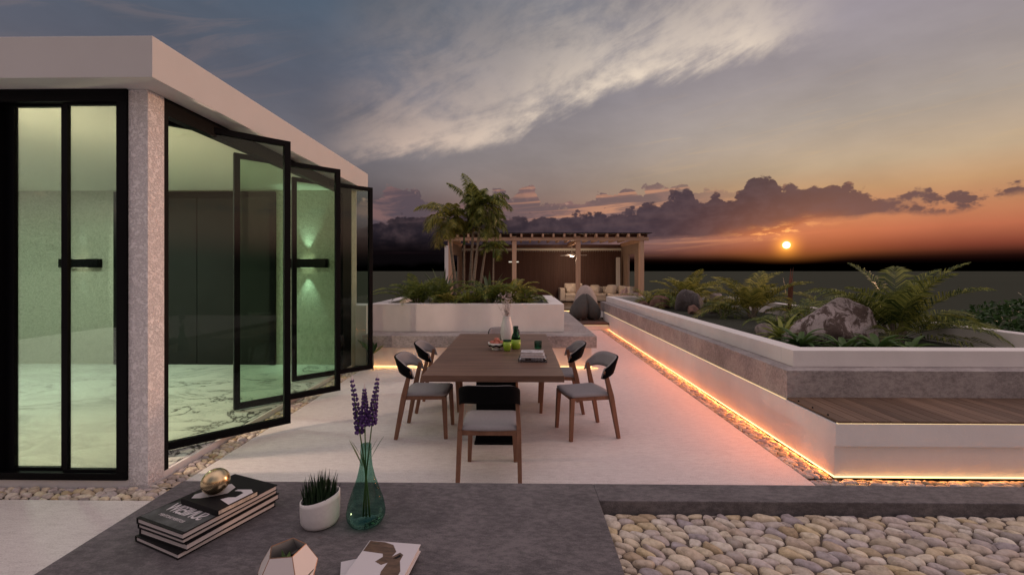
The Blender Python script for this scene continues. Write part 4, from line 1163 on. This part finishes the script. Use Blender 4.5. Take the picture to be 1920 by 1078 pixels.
for k in range(9):
    a = 2.4 * k; l = 0.05; d = Vector((math.cos(a), math.sin(a), 0)); s_ = Vector((-d.y, d.x, 0)); z0 = 0.088
    mb.add([Vector((0, 0, z0)), d * l * .5 + s_ * .008 + Vector((0, 0, z0 + .03)), d * l + Vector((0, 0, z0 + .055 - 0.003 * k)), d * l * .5 - s_ * .008 + Vector((0, 0, z0 + .03))], [(0, 1, 2, 3)])
mb.build('succulent', M_ros, gq)

# white books lower right
bk1 = book((-0.545, 1.60, ZS), R(20), 0.21, 0.27, 0.020, M_covw, 'pale book turned askew under the white one with a brown picture', 'y0', 'white books on the stone bench')
bk2 = book((-0.515, 1.625, ZS + 0.0206), R(-6), 0.215, 0.285, 0.030, M_covw, 'white book with a brown sculpture picture on its cover', 'x0', 'white books on the stone bench')
blob('cover_picture', [(-0.104, 0.140), (-0.104, 0.075), (-0.02, 0.068), (-0.012, 0.05), (-0.03, 0.02), (0.0, 0.005), (0.02, 0.02), (0.015, -0.03), (0.03, -0.10), (0.085, -0.12), (0.085, -0.02), (0.062, 0.035), (0.062, 0.07), (0.045, 0.082), (0.022, 0.055), (0.028, 0.085), (0.0, 0.125), (-0.04, 0.138)], 0.030, M_brown, bk2, 0.0005)
blob('cover_picture', [(0.030, 0.045), (0.050, 0.070), (0.056, 0.060), (0.045, 0.045)], 0.0306, M_cov, bk2, 0.0004)

# ------------------------------------------------------------------ vegetation
def frond(mb, base, az_, el0, L, droop, nl, lw, ll, rnd, fold=0.5, curl=0.55, tipd=0.35, r0=0.008):
    """arching frond: rachis tube strip + paired leaflets"""
    d = Vector((math.cos(az_), math.sin(az_), 0)); side = Vector((-d.y, d.x, 0))
    pts = []; n = 12; p_ = Vector(base); e = el0
    for i in range(n + 1):
        pts.append(p_.copy()); p_ = p_ + (d * math.cos(e) + Vector((0, 0, math.sin(e)))) * (L / n); e -= droop / n * (0.5 + i / n)
    # rachis as a thin diamond strip
    b = len(mb.v)
    for i, q in enumerate(pts):
        w = r0 * (1 - 0.85 * i / n); mb.v += [tuple(q + side * w), tuple(q - side * w), tuple(q - Vector((0, 0, w * 1.3)))]
    for i in range(n):
        a = b + 3 * i
        mb.f += [(a, a + 1, a + 4, a + 3), (a + 1, a + 2, a + 5, a + 4), (a + 2, a, a + 3, a + 5)]
    for k in range(nl):
        u = 0.18 + 0.82 * k / (nl - 1); f = u * n; i = min(int(f), n - 1); q = pts[i].lerp(pts[i + 1], f - i); tg = (pts[i + 1] - pts[i]).normalized()
        up = side.cross(tg).normalized() * -1
        if up.z < 0: up = -up
        l = ll * (math.sin(math.pi * min(1, 0.18 + u * 0.80)) ** 0.7) * rnd.uniform(0.85, 1.1)
        for sg in (-1, 1):
            o = (side * sg * math.cos(fold) + up * math.sin(fold) * 0.9 + tg * (0.45 + curl * u) + Vector((rnd.uniform(-.1, .1), rnd.uniform(-.1, .1), rnd.uniform(-.1, .1)))).normalized()
            m1 = q + o * l * 0.5; e_ = q + o * l + Vector((0, 0, -tipd * l))
            wv = tg * lw * 0.5
            mb.add([q - wv * 0.5, q + wv * 0.5, m1 + wv, m1 - wv + Vector((0, 0, -0.02 * l)), e_], [(0, 1, 2, 3), (3, 2, 4)])


def palm_bush(loc, n, L, label, name='palm', seed=1, m=None, spread=1.25, stems=8, nl=26, ll=0.3, lw=0.02, h0=0.0, cat='palm', group='palms and cycads in the planters', elmin=0.35, elmax=1.35, scale_z=1.0, bias=None, plume=1.7):
    rnd = random.Random(seed); t = empty(name, loc, 0, label, cat, group); mb = MB(); sm_ = MB()
    for k in range(n):
        a = 2.39996 * k + rnd.uniform(-.3, .3); u = (k + 0.5) / n
        el_ = elmax - (elmax - elmin) * u + rnd.uniform(-.1, .1)
        l = L * rnd.uniform(0.75, 1.1) * (0.85 + 0.25 * u)
        if bias and math.cos(a - bias[0]) < -0.3: l *= bias[1]
        b = Vector((0.05 * math.cos(a), 0.05 * math.sin(a), h0 + rnd.uniform(0, 0.08)))
        frond(mb, b, a, el_, l, plume * rnd.uniform(0.7, 1.2), nl, lw, ll, rnd)
    for k in range(stems):
        a = 2.4 * k; r_ = rnd.uniform(0.02, 0.09)
        sm_.tube([(r_ * 0.7 * math.cos(a), r_ * 0.7 * math.sin(a), -0.03), (r_ * 1.8 * math.cos(a), r_ * 1.8 * math.sin(a), h0 + 0.22 + rnd.uniform(0, .12))], [0.022, 0.012], 7)
    mb.build('fronds', m or M_palm, t)
    sm_.build('stem', M_trunk, t)
    return t


# right planter
ZR = 0.60
palm_bush((5.62, 6.60, ZR), 24, 1.42, 'largest spreading palm, at the near right of the long planter beside the big boulder', seed=21, nl=42, ll=0.40, lw=0.019, plume=1.35, stems=12, elmin=0.30, elmax=1.5)
palm_bush((5.25, 9.9, ZR), 20, 1.38, 'bushy palm in the middle of the long planter, behind the small tan rock', seed=5, m=M_palmg, nl=38, ll=0.38, lw=0.022, plume=1.4, stems=10, elmax=1.5)
palm_bush((5.0, 12.9, ZR), 20, 1.45, 'gold lit palm near the far end of the long planter, behind the dark pointed rock', seed=9, m=M_palmg, nl=34, ll=0.38, lw=0.026, plume=1.4, elmax=1.5)
palm_bush((6.0, 9.3, ZR), 14, 1.15, 'small fern like palm behind the left shoulder of the big boulder', seed=14, m=M_cyc, nl=24, ll=0.16, lw=0.02, plume=2.3, stems=3)
palm_bush((6.0, 8.0, ZR), 12, 1.25, 'dark arching fern behind the top of the big boulder', seed=15, m=M_cyc, nl=30, ll=0.18, lw=0.016, plume=2.5, stems=3)
palm_bush((3.9, 12.9, ZR), 16, 0.95, 'low yellow green cycad at the far left end of the long planter', seed=31, m=M_palmg, nl=22, ll=0.18, lw=0.02, stems=3)
palm_bush((4.4, 12.2, ZR), 14, 0.74, 'low dark green cycad between the tan rock and the dark pointed rock', seed=33, m=M_cyc, nl=22, ll=0.18, lw=0.02, stems=3)
palm_bush((4.7, 10.1, ZR), 12, 0.66, 'drooping cycad beside the bushy palm, left of its stems', seed=34, m=M_cyc, nl=26, ll=0.22, lw=0.016, plume=2.6, stems=3)
palm_bush((4.5, 7.5, ZR), 14, 0.62, 'feathery cycad growing behind the small tan rock, left of the big boulder', seed=36, m=M_cyc, nl=26, ll=0.20, lw=0.014, plume=2.2, stems=3)


def rosette(loc, n, L, w, label, seed, m=None, arch=1.4, emin=0.25, emax=1.35, name='broadleaf_plant', cat='plant', group='low leafy plants in the planters'):
    rnd = random.Random(seed); t = empty(name, loc, 0, label, cat, group); mb = MB()
    for k in range(n):
        a = 2.39996 * k + rnd.uniform(-.3, .3); u = (k + .5) / n; e = emax - (emax - emin) * u; l = L * rnd.uniform(.75, 1.1)
        d = Vector((math.cos(a), math.sin(a), 0)); s_ = Vector((-d.y, d.x, 0)); p_ = Vector((0, 0, 0.02)) + d * 0.015; S_ = 8; b = len(mb.v)
        for i in range(S_ + 1):
            v_ = i / S_; ww = w * (math.sin(math.pi * (0.08 + 0.92 * v_) ** 0.85) if v_ < 1 else 0.0) * 0.5
            mb.v += [tuple(p_ + s_ * ww + Vector((0, 0, ww * 0.5))), tuple(p_), tuple(p_ - s_ * ww + Vector((0, 0, ww * 0.5)))]
            p_ = p_ + (d * math.cos(e) + Vector((0, 0, math.sin(e)))) * l / S_; e -= arch / S_ * rnd.uniform(.7, 1.3)
        for i in range(S_):
            q = b + 3 * i; mb.f += [(q, q + 1, q + 4, q + 3), (q + 1, q + 2, q + 5, q + 4)]
    mb.build('leaves', m or M_ros, t, smooth=False)
    MB().tube([(0, 0, -0.03), (0, 0, 0.08)], [0.018, 0.012], 7).build('stem', M_stem, t)
    return t


rosette((3.80, 5.95, ZR), 26, 0.42, 0.075, 'broad leaved plant at the near corner of the long planter, left of the boulder foot', 1)
rosette((3.92, 6.55, ZR), 26, 0.50, 0.062, 'taller yellow green plant leaning on the left side of the big boulder', 2, M_rosy, 1.0)
rosette((4.12, 5.60, ZR), 22, 0.36, 0.08, 'low broad leaved plant between the corner plant and the one before the boulder', 3)
rosette((4.50, 5.55, ZR), 26, 0.46, 0.085, 'bright broad leaved plant directly in front of the big boulder', 4)
rosette((4.86, 5.50, ZR), 20, 0.34, 0.075, 'low broad leaved plant between the boulder and the largest palm', 6)
rosette((3.78, 13.0, ZR), 12, 0.45, 0.08, 'pale variegated plant at the far left corner of the long planter', 7, M_rosy, 0.9)
rosette((5.82, 9.5, ZR), 4, 1.15, 0.075, 'reddish upright bract plant standing behind the bushy palm', 12, M_bract, 0.10, 1.45, 1.55)


def rock(loc, sx, sy, sz, label, m, seed, rz=0, cuts=9, group='rocks in the planters'):
    rnd = random.Random(seed); V, F = IC4; cs = []
    for k in range(cuts):
        v = Vector((rnd.gauss(0, 1), rnd.gauss(0, 1), rnd.gauss(0.25, 0.9))).normalized(); cs.append((v, rnd.uniform(0.62, 0.85)))
    vs = []
    for q in V:
        p_ = q.copy()
        for v, dd in cs:
            k = p_.dot(v)
            if k > dd: p_ -= v * (k - dd) * 0.92
        off = Vector((seed * 3.1, seed, 0))
        p_ *= 1 + 0.10 * mnoise.noise(q * 1.6 + off) + 0.05 * mnoise.noise(q * 4.5 + off) + 0.022 * mnoise.noise(q * 12 + off)
        vs.append((p_.x * sx, p_.y * sy, max(p_.z, -0.35) * sz))
    o = MB().add(vs, F).build('rock', m, smooth=True); o.location = loc; o.rotation_euler = (0, 0, rz)
    return tag(o, label, 'rock', group)


rock((4.55, 6.45, ZR + 0.12), 0.68, 0.46, 0.54, 'big mottled boulder among the leafy plants of the long planter', M_rock, 4)
rock((4.52, 11.6, ZR + 0.15), 0.36, 0.32, 0.50, 'dark grey pointed rock in the long planter', M_rock2, 8)
rock((4.28, 10.75, ZR + 0.05), 0.18, 0.16, 0.17, 'small red brown rock at the foot of the dark pointed rock', M_rockr, 12)
rock((4.72, 10.9, ZR + 0.03), 0.22, 0.16, 0.14, 'low dark rock to the right of the small red brown one', M_rock2, 15)
rock((4.02, 12.5, ZR + 0.1), 0.32, 0.26, 0.26, 'tan rock at the far left of the long planter', M_rockr, 17)
rock((3.62, 12.7, ZR + 0.04), 0.19, 0.16, 0.17, 'small rose grey rock by the far coping of the long planter', M_rockr, 19)
rock((4.0, 7.15, ZR + 0.05), 0.16, 0.14, 0.15, 'small tan rock near the middle of the long planter, left of the feathery cycad', M_rockp, 23)
rock((5.75, 12.9, ZR + 0.2), 0.30, 0.2, 0.26, 'pale rock behind the dark pointed one', M_rockp, 27)

# hedge beyond the right planter
hd = empty('hedge', (7.9, 6.55, -0.6), 0, 'dark green leafy hedge beyond the wall of the long planter, at the right edge', 'hedge')
rnd = random.Random(44); mb = MB()
for k in range(15000):
    while True:
        q = Vector((rnd.uniform(-1, 1), rnd.uniform(-1, 1), rnd.uniform(-0.2, 1)))
        if q.length < 1: break
    q = q.normalized() * (0.62 + 0.38 * rnd.random() ** 0.5)
    lump = 1 + 0.22 * mnoise.noise(q * 3.1) + 0.1 * mnoise.noise(q * 8)
    c0 = Vector((q.x * 1.35 * lump, q.y * 2.0 * lump, 0.25 + max(0, q.z) * 1.58 * lump))
    a = Vector((rnd.gauss(0, 1), rnd.gauss(0, 1), rnd.gauss(0, .6))).normalized(); b_ = a.cross(Vector((rnd.gauss(0, 1), rnd.gauss(0, 1), rnd.gauss(0, 1)))).normalized(); s1 = rnd.uniform(0.03, 0.055)
    mb.add([c0 - a * s1, c0 + b_ * s1 * .45, c0 + a * s1, c0 - b_ * s1 * .45], [(0, 1, 2, 3)])
mb.build('foliage', M_bush, hd)
MB().tube([(0, 0, 0), (0, 0, 0.9)], [0.09, 0.05], 8).build('trunk', M_trunk, hd)

# left planter
ZL = 0.955


def tall_palm(loc, top, r, n, L, label, seed, m=None, bias=None, nl=44, ll=0.27, el=(1.3, -0.1), plume=1.5):
    rnd = random.Random(seed); t = empty('palm_tree', loc, 0, label, 'palm tree', 'tall palms in the left planter')
    tx, ty, h = top; pts = []; rad = []
    for i in range(12):
        u = i / 11; pts.append((tx * (u ** 1.2), ty * u, h * u)); rad.append(r * (1.15 - 0.45 * u + 0.06 * math.sin(i * 2.6)))
    MB().tube(pts, rad, 10).build('trunk', M_trunk, t, smooth=True)
    MB().tube([(tx, ty, h - 0.03), (tx, ty, h + 0.22)], [r * 0.95, r * 0.5], 10).build('crownshaft', M_stem, t, smooth=True)
    mb = MB()
    for k in range(n):
        a = 2.39996 * k + rnd.uniform(-.35, .35); u = (k + .5) / n; e = el[0] + (el[1] - el[0]) * u + rnd.uniform(-.12, .12); l = L * rnd.uniform(.8, 1.1)
        if bias: l *= 1 + bias[1] * math.cos(a - bias[0])
        frond(mb, (tx, ty, h + 0.16), a, e, l, plume * rnd.uniform(.8, 1.2), nl, 0.018, ll, rnd, fold=0.25, tipd=0.55)
    mb.build('crown', m or M_palm, t)
    return t


tall_palm((-1.06, 9.45, ZL), (0.10, 0, 1.86), 0.034, 6, 0.72, 'tallest palm in the left planter, with one upright frond above the others', 51, bias=(2.4, 0.3), el=(1.45, 0.9), plume=0.8)
tall_palm((-1.00, 9.30, ZL), (0.22, 0.05, 1.88), 0.034, 28, 0.60, 'dense crowned palm leaning right in the left planter', 52, M_palm, bias=(0.2, 0.2), el=(1.2, -0.6), plume=1.9)
tall_palm((-0.86, 9.40, ZL), (0.20, 0.1, 1.52), 0.030, 9, 0.50, 'thin palm leaning furthest right from the clump base', 53, el=(1.2, -0.3), plume=2.0)
tall_palm((-1.32, 9.35, ZL), (-0.18, 0, 1.62), 0.036, 19, 0.62, 'gold lit palm leaning left, its crown nearest the house', 54, M_palmg, bias=(3.1, 0.3), el=(1.45, -0.7), plume=2.0)
tall_palm((-1.20, 9.55, ZL), (0.0, 0.1, 1.30), 0.030, 8, 0.50, 'short gold lit palm half hidden in the middle of the clump', 55, M_palmg, el=(1.45, 0.5), plume=1.3)
tall_palm((-0.54, 9.30, ZL), (0.01, 0, 1.00), 0.022, 12, 0.36, 'small slender palm standing apart to the right of the clump', 56, M_palm, nl=26, ll=0.15, el=(1.25, 0.0), plume=1.9)
palm_bush((-2.02, 8.62, ZL), 20, 0.86, 'dark cycad at the left end of the left planter, fronds over the wall', seed=61, m=M_cyc, nl=26, ll=0.20, lw=0.018, stems=3, elmin=0.45, plume=1.5)
palm_bush((-1.62, 8.75, ZL), 20, 0.82, 'green cycad just left of the palm clump in the left planter', seed=62, m=M_cyc, nl=26, ll=0.21, lw=0.02, stems=3)
palm_bush((-1.30, 8.45, ZL), 14, 0.55, 'brownish low fern in front of the palm clump', seed=63, m=M_palmg, nl=22, ll=0.13, lw=0.014, stems=2)
palm_bush((-0.58, 8.6, ZL), 22, 0.84, 'large green cycad in the middle right of the left planter', seed=64, m=M_cyc, nl=28, ll=0.20, lw=0.02, stems=3)
palm_bush((-0.14, 8.8, ZL), 20, 0.80, 'gold lit cycad near the right end of the left planter', seed=65, m=M_palmg, nl=26, ll=0.21, lw=0.02, stems=3)
palm_bush((0.12, 8.75, ZL), 18, 0.62, 'rounded cycad at the right end of the left planter', seed=66, m=M_cyc, nl=24, ll=0.15, lw=0.016, stems=3, plume=2.2)
rosette((-1.62, 9.35, ZL), 14, 0.92, 0.065, 'upright grey green sword leaved plant left of the palm trunks', 71, M_sans, 0.35, 0.7, 1.4)
rosette((-0.98, 8.45, ZL), 22, 0.48, 0.055, 'yellow green bromeliad at the front of the left planter under the palms', 72, M_rosy, 0.7, 0.6, 1.35)
rosette((-0.60, 9.1, ZL), 14, 0.78, 0.075, 'upright grey green plant right of the rock in the left planter', 73, M_sans, 0.5, 0.7, 1.4)
rosette((-0.22, 8.75, ZL), 12, 0.62, 0.085, 'broad yellow leaved plant in front of the pavilion post', 74, M_rosy, 0.6, 0.7, 1.4)
rosette((-2.02, 9.2, ZL), 12, 0.66, 0.05, 'upright sword leaved plant at the far left of the left planter', 75, M_rosy, 0.5, 0.6, 1.4)
rock((-1.05, 9.05, ZL + 0.1), 0.34, 0.26, 0.26, 'rose grey rock at the foot of the palm trunks', M_rockp, 31)
rock((-0.74, 8.55, ZL + 0.02), 0.07, 0.06, 0.06, 'small pale stone at the front of the left planter', M_rockp, 33)

# seedling behind the last glass door
sd_ = empty('seedling_plant', (-2.42, 7.25, 0.0), 0, 'small two leaved plant on a thin stem behind the last glass door', 'plant')
MB().tube([(0, 0, 0), (0.005, 0, 0.18), (0, 0, 0.28)], [0.008, 0.007, 0.006], 7).build('stem', M_trunk, sd_, smooth=True)
mb = MB()
for a, l, e in ((3.14, 0.36, 0.85), (0.1, 0.24, 0.8), (1.5, 0.22, 1.0), (2.2, 0.26, 1.1)):
    d = Vector((math.cos(a), math.sin(a), 0)); s_ = Vector((-d.y, d.x, 0)) * 0.5 + Vector((0, 0, -0.3)); p_ = Vector((0, 0, 0.27)); b = len(mb.v)
    for i in range(7):
        v_ = i / 6; ww = 0.085 * math.sin(math.pi * min(1, .06 + .94 * v_)) * .5
        mb.v += [tuple(p_ + s_ * ww * 2), tuple(p_), tuple(p_ - s_ * ww * 2)]; p_ = p_ + (d * math.cos(e) + Vector((0, 0, math.sin(e)))) * l / 6; e -= 0.05
    for i in range(6): q = b + 3 * i; mb.f += [(q, q + 1, q + 4, q + 3), (q + 1, q + 2, q + 5, q + 4)]
mb.build('leaves', M_bush, sd_)
